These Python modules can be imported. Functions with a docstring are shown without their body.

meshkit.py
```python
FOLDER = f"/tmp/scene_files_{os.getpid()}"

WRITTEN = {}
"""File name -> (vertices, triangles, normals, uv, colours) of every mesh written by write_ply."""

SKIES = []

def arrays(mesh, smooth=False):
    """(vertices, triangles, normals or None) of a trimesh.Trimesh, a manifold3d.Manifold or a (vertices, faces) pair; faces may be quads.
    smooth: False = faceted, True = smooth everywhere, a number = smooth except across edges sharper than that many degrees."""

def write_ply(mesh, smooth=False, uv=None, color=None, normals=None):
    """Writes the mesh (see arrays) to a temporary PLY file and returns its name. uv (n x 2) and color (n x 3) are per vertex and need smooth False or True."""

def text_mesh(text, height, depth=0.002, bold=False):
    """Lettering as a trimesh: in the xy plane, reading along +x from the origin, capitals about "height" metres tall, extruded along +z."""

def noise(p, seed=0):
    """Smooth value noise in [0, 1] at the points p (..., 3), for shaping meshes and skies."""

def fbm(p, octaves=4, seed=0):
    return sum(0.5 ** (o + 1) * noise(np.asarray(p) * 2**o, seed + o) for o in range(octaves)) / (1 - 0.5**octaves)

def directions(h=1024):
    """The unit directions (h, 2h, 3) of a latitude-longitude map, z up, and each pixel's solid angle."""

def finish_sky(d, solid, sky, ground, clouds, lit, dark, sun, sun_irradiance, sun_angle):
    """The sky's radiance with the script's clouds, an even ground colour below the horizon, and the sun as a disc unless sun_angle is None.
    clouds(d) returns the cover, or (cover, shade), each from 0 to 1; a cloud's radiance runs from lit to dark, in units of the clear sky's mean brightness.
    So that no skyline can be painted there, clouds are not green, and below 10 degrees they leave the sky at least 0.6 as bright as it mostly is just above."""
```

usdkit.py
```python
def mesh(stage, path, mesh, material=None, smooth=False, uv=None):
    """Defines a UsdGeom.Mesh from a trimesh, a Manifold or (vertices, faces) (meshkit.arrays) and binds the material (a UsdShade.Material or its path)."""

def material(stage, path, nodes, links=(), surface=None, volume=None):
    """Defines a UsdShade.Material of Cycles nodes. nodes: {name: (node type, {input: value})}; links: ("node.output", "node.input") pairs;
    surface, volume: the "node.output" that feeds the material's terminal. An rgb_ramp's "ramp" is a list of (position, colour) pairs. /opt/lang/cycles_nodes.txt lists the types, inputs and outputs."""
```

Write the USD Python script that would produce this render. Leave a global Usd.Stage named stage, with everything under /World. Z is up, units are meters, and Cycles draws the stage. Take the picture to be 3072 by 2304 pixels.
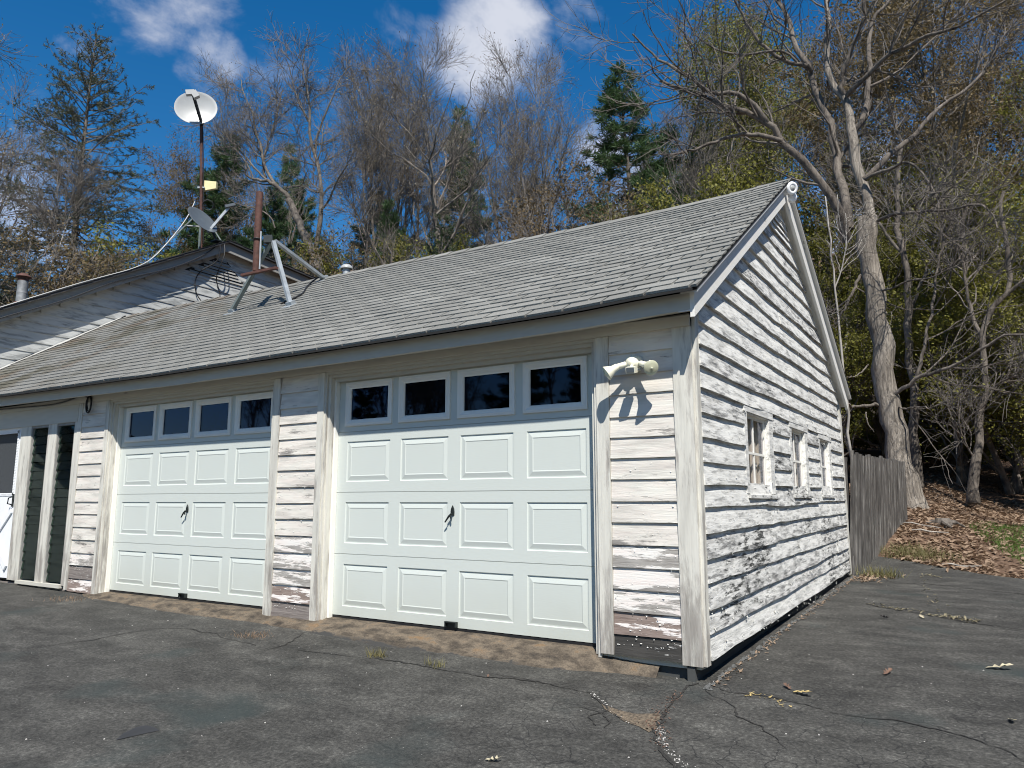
import math, random
import numpy as np
import usdkit, meshkit
from pxr import Usd, UsdGeom, UsdLux, UsdShade, Gf, Sdf, Vt

stage = Usd.Stage.CreateInMemory()
UsdGeom.SetStageUpAxis(stage, UsdGeom.Tokens.z)
UsdGeom.SetStageMetersPerUnit(stage, 1.0)
UsdGeom.Xform.Define(stage, '/World')
UsdGeom.Scope.Define(stage, '/World/Looks')

# ------------------------------------------------------------------ camera
CAM, PAN, PIT, FOC = np.array([1.6403, -4.7717, 0.9852]), -0.5685, 0.1545, 26.528
cam = UsdGeom.Camera.Define(stage, '/World/camera')
cam.CreateHorizontalApertureAttr(36.0); cam.CreateVerticalApertureAttr(27.0)
cam.CreateFocalLengthAttr(FOC); cam.CreateClippingRangeAttr(Gf.Vec2f(0.05, 2000))
cam.CreateExposureAttr(EXPO := 0.46)
_f = np.array([math.sin(PAN) * math.cos(PIT), math.cos(PAN) * math.cos(PIT), math.sin(PIT)])
_r = np.array([math.cos(PAN), -math.sin(PAN), 0.0]); _u = np.cross(_r, _f)
_m = np.eye(4); _m[0, :3], _m[1, :3], _m[2, :3], _m[3, :3] = _r, _u, -_f, CAM
cam.AddTransformOp().Set(Gf.Matrix4d(*_m.ravel().tolist()))

# ------------------------------------------------------------------ sun and sky
SUN = np.array([0.78, -1.0, 1.68]); SUN /= np.linalg.norm(SUN)
SUN_EL, SUN_ROT = math.asin(SUN[2]), math.atan2(SUN[0], SUN[1])
sun = UsdLux.DistantLight.Define(stage, '/World/sun')
sun.CreateNormalizeAttr(True); sun.CreateIntensityAttr(1.25); sun.CreateAngleAttr(0.53); sun.CreateColorAttr(Gf.Vec3f(1.0, 0.968, 0.91))
_z = SUN; _x = np.cross([0, 0, 1], _z); _x /= np.linalg.norm(_x); _y = np.cross(_z, _x)
_m = np.eye(4); _m[0, :3], _m[1, :3], _m[2, :3] = _x, _y, _z
sun.AddTransformOp().Set(Gf.Matrix4d(*_m.ravel().tolist()))

def mat(name, nodes, links=(), surface='p.BSDF', volume=None):
    return usdkit.material(stage, '/World/Looks/' + name, nodes, links, surface=surface, volume=volume)

def sky_material():
    N = {"tc": ("texture_coordinate", {}), "sky": ("sky_texture", {"sky_type": "single_scattering", "sun_disc": False, "sun_elevation": SUN_EL, "sun_rotation": SUN_ROT, "altitude": 300.0, "air_density": 1.0, "aerosol_density": 0.25, "ozone_density": 1.6}),
         "sat": ("hsv", {"saturation": 1.44, "value": 1.66, "hue": 0.5}),
         "map": ("mapping", {"scale": (1.0, 1.0, 1.5)}),
         "n": ("noise_texture", {"scale": 7.5, "detail": 7.0, "roughness": 0.60, "distortion": 0.3}),
         "n2": ("noise_texture", {"scale": 3.2, "detail": 5.0, "roughness": 0.55}),
         "wide": ("map_range", {"from_min": 0.56, "from_max": 0.82, "to_min": 0.0, "to_max": 0.5, "clamp": True}),
         "bg": ("background_shader", {"strength": 0.056}),
         "mix": ("mix_color", {"b": (9.2, 9.6, 10.8)})}
    Lk = [("tc.generated", "map.vector"), ("map.vector", "n.vector"), ("map.vector", "n2.vector"), ("sky.color", "sat.color"), ("n2.fac", "wide.value")]
    prev = None
    # clouds: (direction, angular radius in degrees, weight)
    spots = [((-0.4706, 0.6897, 0.5503), 5.6, 0.92), ((-0.4377, 0.7321, 0.5220), 3.4, 0.55), ((-0.5130, 0.6583, 0.5510), 3.6, 0.48), ((-0.7080, 0.4602, 0.5356), 6, 0.17), ((-0.6780, 0.5189, 0.5206), 4, 0.14), ((-0.7541, 0.3923, 0.5267), 6, 0.14), ((-0.7360, 0.4844, 0.4728), 2.6, 0.5), ((-0.7116, 0.4890, 0.5045), 2.4, 0.42), ((-0.5576, 0.6131, 0.5596), 2.4, 0.42), ((-0.3874, 0.8052, 0.4489), 3.2, 0.5), ((-0.3816, 0.7359, 0.5593), 4.0, 0.3), ((-0.0957, 0.9547, 0.2817), 9, 0.62), ((-0.3270, 0.8902, 0.3173), 8, 0.6), ((-0.8673, 0.3754, 0.3270), 7, 0.42), ((-0.2343, 0.9543, 0.1854), 11, 0.55)]
    for i, (d, rad, w) in enumerate(spots):
        c = math.cos(math.radians(rad)); k = f"{i}"
        N["dp" + k] = ("normal", {"direction": tuple(d)})
        # normal.dot gives the cosine between the looked-up direction and the cloud's centre
        N["mr" + k] = ("map_range", {"range_type": "smoothstep", "from_min": c, "from_max": 1.0, "to_min": 0.0, "to_max": w, "clamp": True})
        Lk += [("tc.generated", f"dp{k}.normal"), (f"dp{k}.dot", f"mr{k}.value")]
        if prev is None: prev = f"mr{k}.result"
        else:
            N["ad" + k] = ("math", {"math_type": "maximum"}); Lk += [(prev, f"ad{k}.value1"), (f"mr{k}.result", f"ad{k}.value2")]; prev = f"ad{k}.value"
    N["sum"] = ("math", {"math_type": "multiply_add", "value2": 2.0}); Lk += [("n.fac", "sum.value1"), (prev, "sum.value3")]
    N["cov"] = ("map_range", {"range_type": "smoothstep", "from_min": 1.16, "from_max": 1.95, "to_min": 0.0, "to_max": 0.95, "clamp": True}); Lk += [("sum.value", "cov.value")]
    N["mx"] = ("math", {"math_type": "maximum"}); N["w2"] = ("math", {"math_type": "multiply", "value2": 0.0})
    Lk += [("wide.result", "w2.value1"), ("cov.result", "mx.value1"), ("w2.value", "mx.value2"), ("mx.value", "mix.fac"), ("sat.color", "mix.a"), ("mix.result", "bg.color")]
    return mat('sky_look', N, Lk, surface='bg.background')
dome = UsdLux.DomeLight.Define(stage, '/World/sky')
dome.CreateIntensityAttr(1.0)
UsdShade.MaterialBindingAPI.Apply(dome.GetPrim()).Bind(sky_material())
dome.GetPrim().SetCustomDataByKey('kind', 'structure'); dome.GetPrim().SetCustomDataByKey('label', 'deep blue spring sky with scattered white clouds')

# ------------------------------------------------------------------ helpers
used = {}
def free(path):
    if path not in used:
        used[path] = 0; return path
    used[path] += 1
    return f"{path}_{used[path]:03d}"
class MB:
    """collects shapes into one mesh"""
    def __init__(s): s.v, s.f, s.n = [], [], 0
    def add(s, v, f):
        v = np.asarray(v, float).reshape(-1, 3); f = np.asarray(f, int).reshape(-1, 3)
        s.v.append(v); s.f.append(f + s.n); s.n += len(v); return s
    def hexa(s, p, off):
        p = np.asarray(p, float); q = p + np.asarray(off, float)
        n = np.cross(p[1] - p[0], p[2] - p[0])
        v = np.vstack([p, q]); f = [[0, 2, 1], [0, 3, 2], [4, 5, 6], [4, 6, 7]]
        for i in range(4):
            j = (i + 1) % 4; f += [[i, j, 4 + j], [i, 4 + j, 4 + i]]
        f = np.array(f)
        if np.dot(n, off) < 0: f = f[:, ::-1]
        return s.add(v, f)
    def box(s, x0, x1, y0, y1, z0, z1):
        return s.hexa([(x0, y0, z0), (x1, y0, z0), (x1, y1, z0), (x0, y1, z0)], (0, 0, z1 - z0))
    def bar(s, a, b, w, h=None, up=(0, 0, 1)):
        a, b = np.asarray(a, float), np.asarray(b, float); h = h or w
        d = b - a; d /= np.linalg.norm(d); u = np.asarray(up, float)
        if abs(d @ u) > .97: u = np.array([1., 0, 0])
        r = np.cross(d, u); r /= np.linalg.norm(r); u = np.cross(r, d)
        c = [a + r * sx * w / 2 + u * sy * h / 2 for sx, sy in ((-1, -1), (1, -1), (1, 1), (-1, 1))]
        return s.hexa(c, b - a)
    def tube(s, pts, rad, n=8, cap=True):
        pts = np.asarray(pts, float); K = len(pts); rad = np.broadcast_to(rad, K)
        T = np.gradient(pts, axis=0); T /= np.linalg.norm(T, axis=1, keepdims=True)
        ref = np.array([0, 0, 1.]) if abs(T[0, 2]) < .9 else np.array([1., 0, 0])
        U = np.zeros((K, 3)); u = np.cross(T[0], ref)
        for i in range(K):
            u = u - T[i] * (u @ T[i]); u /= np.linalg.norm(u); U[i] = u
        Vv = np.cross(T, U); a = np.arange(n) * 2 * math.pi / n
        v = (pts[:, None] + rad[:, None, None] * (np.cos(a)[None, :, None] * U[:, None] + np.sin(a)[None, :, None] * Vv[:, None])).reshape(-1, 3)
        f = []
        for i in range(K - 1):
            for j in range(n):
                k = (j + 1) % n; p, q, r_, t = i * n + j, i * n + k, (i + 1) * n + k, (i + 1) * n + j
                f += [[p, q, r_], [p, r_, t]]
        if cap:
            f += [[0, j + 1, j] for j in range(1, n - 1)] + [[(K - 1) * n, (K - 1) * n + j, (K - 1) * n + j + 1] for j in range(1, n - 1)]
        return s.add(v, f)
    def lathe(s, prof, n=24, origin=(0, 0, 0), axis=(0, 0, 1), start=None):
        """prof: (radius, height) pairs turned about axis"""
        ax = np.asarray(axis, float); ax /= np.linalg.norm(ax)
        ref = np.array([0, 0, 1.]) if abs(ax[2]) < .9 else np.array([1., 0, 0])
        U = np.cross(ax, ref); U /= np.linalg.norm(U); W = np.cross(ax, U); a = np.arange(n) * 2 * math.pi / n
        ring = np.cos(a)[:, None] * U + np.sin(a)[:, None] * W
        v = np.vstack([np.asarray(origin) + ax * h + ring * max(r, 1e-4) for r, h in prof]); f = []
        for i in range(len(prof) - 1):
            for j in range(n):
                k = (j + 1) % n; p, q, r_, t = i * n + j, i * n + k, (i + 1) * n + k, (i + 1) * n + j
                f += [[p, q, r_], [p, r_, t]]
        return s.add(v, f)
    def torus(s, c, axis, R, r, n=28, m=8):
        ax = np.asarray(axis, float); ax /= np.linalg.norm(ax)
        ref = np.array([0, 0, 1.]) if abs(ax[2]) < .9 else np.array([1., 0, 0])
        U = np.cross(ax, ref); U /= np.linalg.norm(U); W = np.cross(ax, U)
        a = np.arange(n) * 2 * math.pi / n; b = np.arange(m) * 2 * math.pi / m
        rad = np.cos(a)[:, None] * U + np.sin(a)[:, None] * W
        v = (np.asarray(c) + rad[:, None] * (R + r * np.cos(b))[None, :, None] + ax * (r * np.sin(b))[None, :, None]).reshape(-1, 3); f = []
        for i in range(n):
            for j in range(m):
                p, q, r_, t = i * m + j, i * m + (j + 1) % m, ((i + 1) % n) * m + (j + 1) % m, ((i + 1) % n) * m + j
                f += [[p, r_, q], [p, t, r_]]
        return s.add(v, f)
    def get(s): return np.vstack(s.v), np.vstack(s.f)
    def build(s, name, m, parent='/World', smooth=False, **tags):
        return obj(name, s.get(), m, parent, smooth, **tags)
def path_of(p): return p if isinstance(p, str) else str(p.GetPath())
def tag(p, label=None, cat=None, group=None, kind=None):
    prim = p if isinstance(p, Usd.Prim) else p.GetPrim()
    for k, v in (('label', label), ('category', cat), ('group', group), ('kind', kind)):
        if v: prim.SetCustomDataByKey(k, v)
    return prim
def obj(name, vf, m, parent='/World', smooth=False, **tags):
    p = free(path_of(parent) + '/' + name)
    return tag(usdkit.mesh(stage, p, vf, m, smooth=smooth).GetPrim(), **tags)
def thing(name, label, cat, group=None, loc=None, rotz=None, scale=None, ref=None):
    p = free('/World/' + name); x = UsdGeom.Xform.Define(stage, p)
    if loc is not None: x.AddTranslateOp().Set(Gf.Vec3d(*map(float, loc)))
    if rotz is not None: x.AddRotateZOp().Set(float(rotz))
    if scale is not None: x.AddScaleOp().Set(Gf.Vec3f(*map(float, np.broadcast_to(scale, 3))))
    prim = tag(x, label, cat, group)
    if ref is not None:
        prim.GetReferences().AddInternalReference(Sdf.Path(ref)); prim.SetInstanceable(True)
    return prim
def instancer(name, parent, proto, pos, quat, sc, label, cat=None):
    p = free(path_of(parent) + '/' + name); pi = UsdGeom.PointInstancer.Define(stage, p)
    pi.CreatePrototypesRel().SetTargets([Sdf.Path(x) for x in proto['paths']])
    pi.CreateProtoIndicesAttr(Vt.IntArray.FromNumpy(np.asarray(proto['idx'], np.int32)))
    pi.CreatePositionsAttr(Vt.Vec3fArray.FromNumpy(np.asarray(pos, np.float32)))
    pi.CreateOrientationsAttr(Vt.QuathArray([Gf.Quath(float(q[0]), float(q[1]), float(q[2]), float(q[3])) for q in quat]))
    pi.CreateScalesAttr(Vt.Vec3fArray.FromNumpy(np.asarray(sc, np.float32)))
    return tag(pi, label, cat, None, 'stuff')
def rng_of(k): return np.random.default_rng(k)

# ------------------------------------------------------------------ materials
def plain(name, col, rough=.6, metal=0., var=0.12, scale=6., bump=.0, spec=.5, coord=(1, 1, 1)):
    c = np.array(col)
    N = {"g": ("geometry", {}), "m": ("mapping", {"scale": coord}), "n": ("noise_texture", {"scale": scale, "detail": 6.0, "roughness": 0.62}),
         "r": ("rgb_ramp", {"ramp": [(.3, tuple(c * (1 - var))), (.7, tuple(np.minimum(c * (1 + var), .95)))]}),
         "p": ("principled_bsdf", {"roughness": rough, "metallic": metal, "specular_ior_level": spec}),
         "b": ("bump", {"strength": bump, "distance": 0.01})}
    L = [("g.position", "m.vector"), ("m.vector", "n.vector"), ("n.fac", "r.fac"), ("r.color", "p.base_color")]
    if bump > 0: L += [("n.fac", "b.height"), ("b.normal", "p.normal")]
    return mat(name, N, L)

def paint(name, white, tint, wood, wood2, grain, wear, soft=.05, zr=None, mould=None, mould_scale=5., grime=0., edge=.07, bump=.35, rough=.62, big=1.0):
    """old paint over weathered wood; grain: direction of the boards ('x', 'y' or 'z'); wear: share of bare wood;
    zr=(z0, z1, extra): more wear towards z0; mould: share of black mildew"""
    st = {'x': (1.4, 9, 9), 'y': (9, 1.4, 9), 'z': (9, 9, 1.2)}[grain]; fi = {'x': (6, 90, 90), 'y': (90, 6, 90), 'z': (90, 90, 4)}[grain]
    N = {"g": ("geometry", {}), "o": ("object_info", {}), "k": ("math", {"math_type": "multiply", "value2": 53.0}), "c": ("combine_xyz", {}),
         "m": ("mapping", {"scale": tuple(np.array(st) * 1.6 * big)}), "mf": ("mapping", {"scale": fi}),
         "n": ("noise_texture", {"scale": 1.0, "detail": 6.0, "roughness": 0.68}), "nf": ("noise_texture", {"scale": 1.0, "detail": 4.0, "roughness": 0.6, "distortion": 0.6}),
         "ns": ("noise_texture", {"scale": 1.7, "detail": 3.0}),
         "s": ("separate_xyz", {}), "zb": ("map_range", {"from_min": zr[0] if zr else 0., "from_max": zr[1] if zr else 1., "to_min": zr[2] if zr else 0., "to_max": 0., "clamp": True}),
         "a": ("math", {"math_type": "add"}), "a2": ("math", {"math_type": "multiply_add", "value2": .16}),
         "w": ("map_range", {"range_type": "smoothstep", "from_min": wear - soft, "from_max": wear + soft, "clamp": True}),
         "wh": ("rgb_ramp", {"ramp": [(.35, white), (.65, tint)]}), "wo": ("rgb_ramp", {"ramp": [(.3, wood2), (.62, wood)]}),
         "x": ("mix_color", {}), "p": ("principled_bsdf", {"roughness": rough, "specular_ior_level": .35}),
         "h": ("math", {"math_type": "multiply_add", "value2": -.6}), "b": ("bump", {"strength": bump, "distance": .006})}
    N |= {"at": ("attribute", {"attribute": "edge"}), "ae": ("math", {"math_type": "power", "value2": 3.0}), "aw": ("math", {"math_type": "multiply_add", "value2": edge})}
    L = [("at.fac", "ae.value1"), ("ae.value", "aw.value1"), ("zb.result", "aw.value3"), ("g.position", "m.vector"), ("g.position", "mf.vector"), ("o.random", "k.value1"), ("k.value", "c.x"), ("k.value", "c.y"), ("k.value", "c.z"), ("c.vector", "m.location"), ("c.vector", "mf.location"),
         ("m.vector", "n.vector"), ("mf.vector", "nf.vector"), ("m.vector", "ns.vector"), ("g.position", "s.vector"), ("s.z", "zb.value"), ("n.fac", "a.value1"), ("aw.value", "a.value2"),
         ("nf.fac", "a2.value1"), ("a.value", "a2.value3"), ("a2.value", "w.value"), ("ns.fac", "wh.fac"), ("nf.fac", "wo.fac"), ("wh.color", "x.a"), ("wo.color", "x.b"), ("w.result", "x.fac"),
         ("w.result", "h.value1"), ("nf.fac", "h.value3"), ("h.value", "b.height"), ("b.normal", "p.normal")]
    col = "x.result"
    if mould:
        N |= {"nm": ("noise_texture", {"scale": mould_scale, "detail": 7.0, "roughness": .74}), "nl": ("noise_texture", {"scale": 1.15, "detail": 2.0}),
              "ma": ("math", {"math_type": "multiply_add", "value2": .42}), "mw": ("map_range", {"range_type": "smoothstep", "from_min": (mould or 1) - .03, "from_max": (mould or 1) + .05, "clamp": True, "to_max": .93}),
              "y": ("mix_color", {"b": (.022, .024, .022)})}
        L += [("m.vector", "nm.vector"), ("g.position", "nl.vector"), ("nl.fac", "ma.value1"), ("nm.fac", "ma.value3"), ("ma.value", "mw.value"), (col, "y.a"), ("mw.result", "y.fac")]
        N["nm"][1]["scale"] = mould_scale
        col = "y.result"
    if grime:
        N |= {"gn": ("noise_texture", {"scale": .9, "detail": 6.0, "roughness": .6}), "gr": ("rgb_ramp", {"ramp": [(.36, (1 - grime,) * 3), (.56, (1, 1, 1))]}), "gq": ("mix", {"mix_type": "multiply", "fac": 1.0})}
        L += [("m.vector", "gn.vector"), ("gn.fac", "gr.fac"), (col, "gq.color1"), ("gr.color", "gq.color2")]; col = "gq.color"
    L.append((col, "p.base_color"))
    return mat(name, N, L)
WHITE, PINK = (.70, .672, .60), (.70, .64, .575)
GREY, DGREY = (.34, .32, .29), (.16, .145, .13)
M = {}
M['siding'] = paint('peeling_siding', WHITE, PINK, GREY, DGREY, 'x', .735, soft=.045, zr=(.1, .95, .09), grime=.26, edge=.06, bump=.5)
M['siding_worn'] = paint('worn_siding', (.74, .72, .67), (.72, .65, .6), (.36, .34, .31), (.2, .18, .16), 'x', .615, soft=.04, bump=.5)
M['siding_bare'] = paint('bare_siding', (.70, .66, .6), (.68, .6, .55), (.25, .22, .2), (.12, .10, .09), 'x', .44, bump=.5)
M['siding_brown'] = paint('brown_siding', (.78, .73, .68), (.76, .7, .66), (.28, .22, .19), (.17, .125, .105), 'x', .56, soft=.03, bump=.5)
M['siding_black'] = paint('blackened_siding', (.035, .033, .03), (.06, .056, .05), (.70, .68, .64), (.6, .58, .55), 'x', .70, soft=.015, bump=.5)
M['gable'] = paint('mottled_siding', (.80, .785, .735), (.73, .715, .67), (.36, .355, .335), (.21, .205, .195), 'y', .705, soft=.11, mould=.875, mould_scale=1.3, grime=.32, big=2.1, bump=.5)
M['gable_dark'] = paint('mildewed_siding', (.78, .765, .72), (.68, .665, .625), (.33, .325, .31), (.18, .175, .17), 'y', .665, soft=.09, mould=.80, mould_scale=1.3, grime=.42, big=2.1, bump=.5)
M['trim'] = paint('trim_paint', (.68, .66, .585), (.64, .615, .545), (.42, .39, .35), (.25, .23, .2), 'z', .66, soft=.10, zr=(-.05, .9, .12), grime=.18, bump=.4)
M['trim_x'] = paint('board_paint', (.55, .53, .465), (.51, .49, .43), (.42, .39, .35), (.22, .2, .18), 'x', .76, soft=.03, bump=.25)
M['trim_y'] = paint('rake_paint', (.78, .76, .71), (.74, .72, .67), (.44, .43, .40), (.25, .24, .22), 'y', .75, soft=.04, bump=.25)
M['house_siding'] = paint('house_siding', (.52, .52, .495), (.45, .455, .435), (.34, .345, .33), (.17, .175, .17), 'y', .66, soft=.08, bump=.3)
M['flake'] = plain('loose_paint', (.72, .70, .64), .7, var=.12, scale=20)
M['vinyl'] = plain('white_vinyl', (.82, .80, .73), .45, var=.04)
def door_paint():
    N = {"g": ("geometry", {}), "m": ("mapping", {"scale": (5, 1, 45)}), "n": ("noise_texture", {"scale": 4.0, "detail": 4.0, "roughness": .6}), "nd": ("noise_texture", {"scale": 2.3, "detail": 5.0}),
         "s": ("separate_xyz", {}), "zb": ("map_range", {"from_min": .0, "from_max": .42, "to_min": .62, "to_max": .05, "clamp": True}), "mu": ("math", {"math_type": "multiply"}),
         "x": ("mix_color", {"a": (.58, .615, .575), "b": (.40, .395, .32)}), "p": ("principled_bsdf", {"roughness": .42, "specular_ior_level": .4}), "b": ("bump", {"strength": .12, "distance": .003})}
    return mat('garage_door_paint', N, [("g.position", "m.vector"), ("m.vector", "n.vector"), ("g.position", "nd.vector"), ("g.position", "s.vector"), ("s.z", "zb.value"), ("nd.fac", "mu.value1"), ("zb.result", "mu.value2"),
        ("mu.value", "x.fac"), ("x.result", "p.base_color"), ("n.fac", "b.height"), ("b.normal", "p.normal")])
M['door'] = door_paint()
def shingle_mat(name, col, stain):
    N = {"g": ("geometry", {}), "o": ("object_info", {}), "ri": ("mix_float", {"fac": .5}), "sp": ("noise_texture", {"scale": 140.0, "detail": 3.0}), "big": ("noise_texture", {"scale": 1.6, "detail": 6.0, "roughness": .66}),
         "v": ("rgb_ramp", {"ramp": [(.0, tuple(np.array(col) * .70)), (.38, tuple(np.array(col) * .80)), (.55, col), (1., tuple(np.array(col) * 1.16))]}), "mx": ("math", {"math_type": "add"}),
         "d": ("rgb_ramp", {"ramp": [(.36, (.55, .55, .55)), (.6, (1.1, 1.1, 1.1))]}), "q": ("mix", {"mix_type": "multiply", "fac": .75}),
         "s": ("separate_xyz", {}), "sx": ("map_range", {"from_min": -5.8, "from_max": -9.5, "to_min": 0., "to_max": .85, "clamp": True}), "st": ("noise_texture", {"scale": 1.9, "detail": 6.0, "roughness": .62}),
         "sm": ("map_range", {"range_type": "smoothstep", "from_min": .44, "from_max": .60, "clamp": True}), "mul": ("math", {"math_type": "multiply"}), "bt": ("noise_texture", {"scale": .9, "detail": 2.}),
         "bc": ("rgb_ramp", {"ramp": [(.42, stain), (.58, (.085, .078, .055))]}), "y": ("mix_color", {}), "p": ("principled_bsdf", {"roughness": .93, "specular_ior_level": .15}), "b": ("bump", {"strength": .5, "distance": .003}),
         "mp": ("mapping", {"scale": (.7, 1., 1.)}), "rn": ("math", {"math_type": "multiply", "value2": .55})}
    L = [("g.position", "sp.vector"), ("g.position", "big.vector"), ("o.random", "rn.value1"), ("g.random_per_island", "mx.value2"), ("big.fac", "mx.value1"), ("mx.value", "ri.a"), ("rn.value", "ri.b"), ("ri.result", "v.fac"), ("sp.fac", "d.fac"), ("v.color", "q.color1"), ("d.color", "q.color2"),
         ("g.position", "s.vector"), ("s.x", "sx.value"), ("g.position", "mp.vector"), ("mp.vector", "st.vector"), ("st.fac", "sm.value"), ("sm.result", "mul.value1"), ("sx.result", "mul.value2"), ("g.position", "bt.vector"), ("bt.fac", "bc.fac"),
         ("q.color", "y.a"), ("bc.color", "y.b"), ("mul.value", "y.fac"), ("y.result", "p.base_color"), ("sp.fac", "b.height"), ("b.normal", "p.normal")]
    return mat(name, N, L)
M['shingle'] = shingle_mat('roof_shingle', (.262, .257, .234), (.14, .108, .08))
M['dark_shingle'] = plain('dark_shingle', (.045, .045, .048), .95, scale=9, var=.3, bump=.5)
M['felt'] = plain('roof_felt', (.02, .02, .02), .95)
M['rust'] = plain('rusty_steel', (.085, .036, .026), .8, var=.45, scale=14, bump=.3)
M['flue'] = plain('stained_flue', (.22, .225, .225), .6, .3, var=.45, scale=7)
M['frame_dark'] = plain('dull_frame', (.27, .26, .24), .7, var=.25, scale=9)
M['galv'] = plain('galvanised_steel', (.36, .385, .395), .5, .35, var=.22, scale=11)
M['galv_dull'] = plain('dull_green_steel', (.17, .2, .19), .6, .2, var=.25, scale=9)
M['black'] = plain('black_rubber', (.012, .012, .013), .55)
M['iron'] = plain('dark_iron', (.022, .027, .026), .45, .3, var=.3, scale=30)
M['dish_white'] = plain('dish_white', (.36, .365, .355), .4, var=.05)
M['dish_grey'] = plain('dish_grey', (.075, .088, .098), .45, var=.08)
M['cream'] = plain('cream_plastic', (.80, .77, .62), .38, var=.04)
M['lens'] = plain('lamp_lens', (.50, .50, .36), .12, var=.05)
M['yellow'] = plain('yellowed_plastic', (.74, .66, .36), .5, var=.1, scale=10)
M['cable_white'] = plain('pale_cable', (.62, .6, .55), .6)
M['pink_wire'] = plain('faded_red_wire', (.45, .2, .19), .6)
M['curtain'] = plain('curtain_cloth', (.74, .70, .58), .9, var=.16, scale=5, coord=(1, 3, .5))
M['dark_inside'] = plain('dark_interior', (.03, .03, .03), .9)
M['porch_grey'] = plain('porch_grey', (.24, .232, .22), .9, var=.3, scale=5)
M['pale_flash'] = plain('pale_flashing', (.42, .415, .39), .8, var=.2, scale=8, bump=.3)
M['lace'] = plain('dark_screen', (.045, .05, .055), .7, var=.25, scale=40)
M['bright_white'] = plain('bright_white_paint', (.84, .85, .86), .4, var=.03)
M['fence'] = paint('fence_wood', (.28, .262, .238), (.16, .15, .138), (.12, .11, .10), (.04, .036, .033), 'z', .56, soft=.12, grime=.5, bump=.8)
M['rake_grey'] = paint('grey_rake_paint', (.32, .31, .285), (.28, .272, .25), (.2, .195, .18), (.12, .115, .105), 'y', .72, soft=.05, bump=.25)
M['bark'] = None
def glass(name, tint, rough=.02, refl=1.0, clear=(1, 1, 1)):
    N = {"f": ("fresnel", {"IOR": 1.5}), "k": ("math", {"math_type": "multiply", "value2": refl, "use_clamp": True}), "t": ("transparent_bsdf", {"color": clear}), "r": ("glossy_bsdf", {"color": tint, "roughness": rough}), "x": ("mix_closure", {})}
    return mat(name, N, [("f.fac", "k.value1"), ("k.value", "x.fac"), ("t.BSDF", "x.closure1"), ("r.BSDF", "x.closure2")], surface='x.closure')
M['pane'] = glass('window_glass', (.75, .8, .9), refl=.3, clear=(.92, .90, .90))
M['pane_dark'] = glass('tinted_door_glass', (.6, .72, 1.0), refl=.8, clear=(.10, .13, .2))
M['louver'] = glass('louver_glass', (.7, .85, .8), .05, clear=(.70, .78, .73))
def bark(name, c1, c2, zs=1.2, s=9., bump=.9):
    N = {"t": ("texture_coordinate", {}), "m": ("mapping", {"scale": (s, s, zs)}), "n": ("noise_texture", {"scale": 1.6, "detail": 8., "roughness": .7, "distortion": .5}), "n2": ("noise_texture", {"scale": .35, "detail": 3.}),
         "a": ("math", {"math_type": "multiply_add", "value2": .5}), "r": ("rgb_ramp", {"ramp": [(.52, c2), (.92, c1)]}), "p": ("principled_bsdf", {"roughness": .92, "specular_ior_level": .2}), "b": ("bump", {"strength": bump, "distance": .03})}
    return mat(name, N, [("t.object", "m.vector"), ("m.vector", "n.vector"), ("m.vector", "n2.vector"), ("n2.fac", "a.value1"), ("n.fac", "a.value3"), ("a.value", "r.fac"), ("r.color", "p.base_color"), ("n.fac", "b.height"), ("b.normal", "p.normal")])
M['oak_bark'] = bark('oak_bark', (.41, .36, .30), (.05, .042, .035), 1.6, 15., 1.8)
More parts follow.
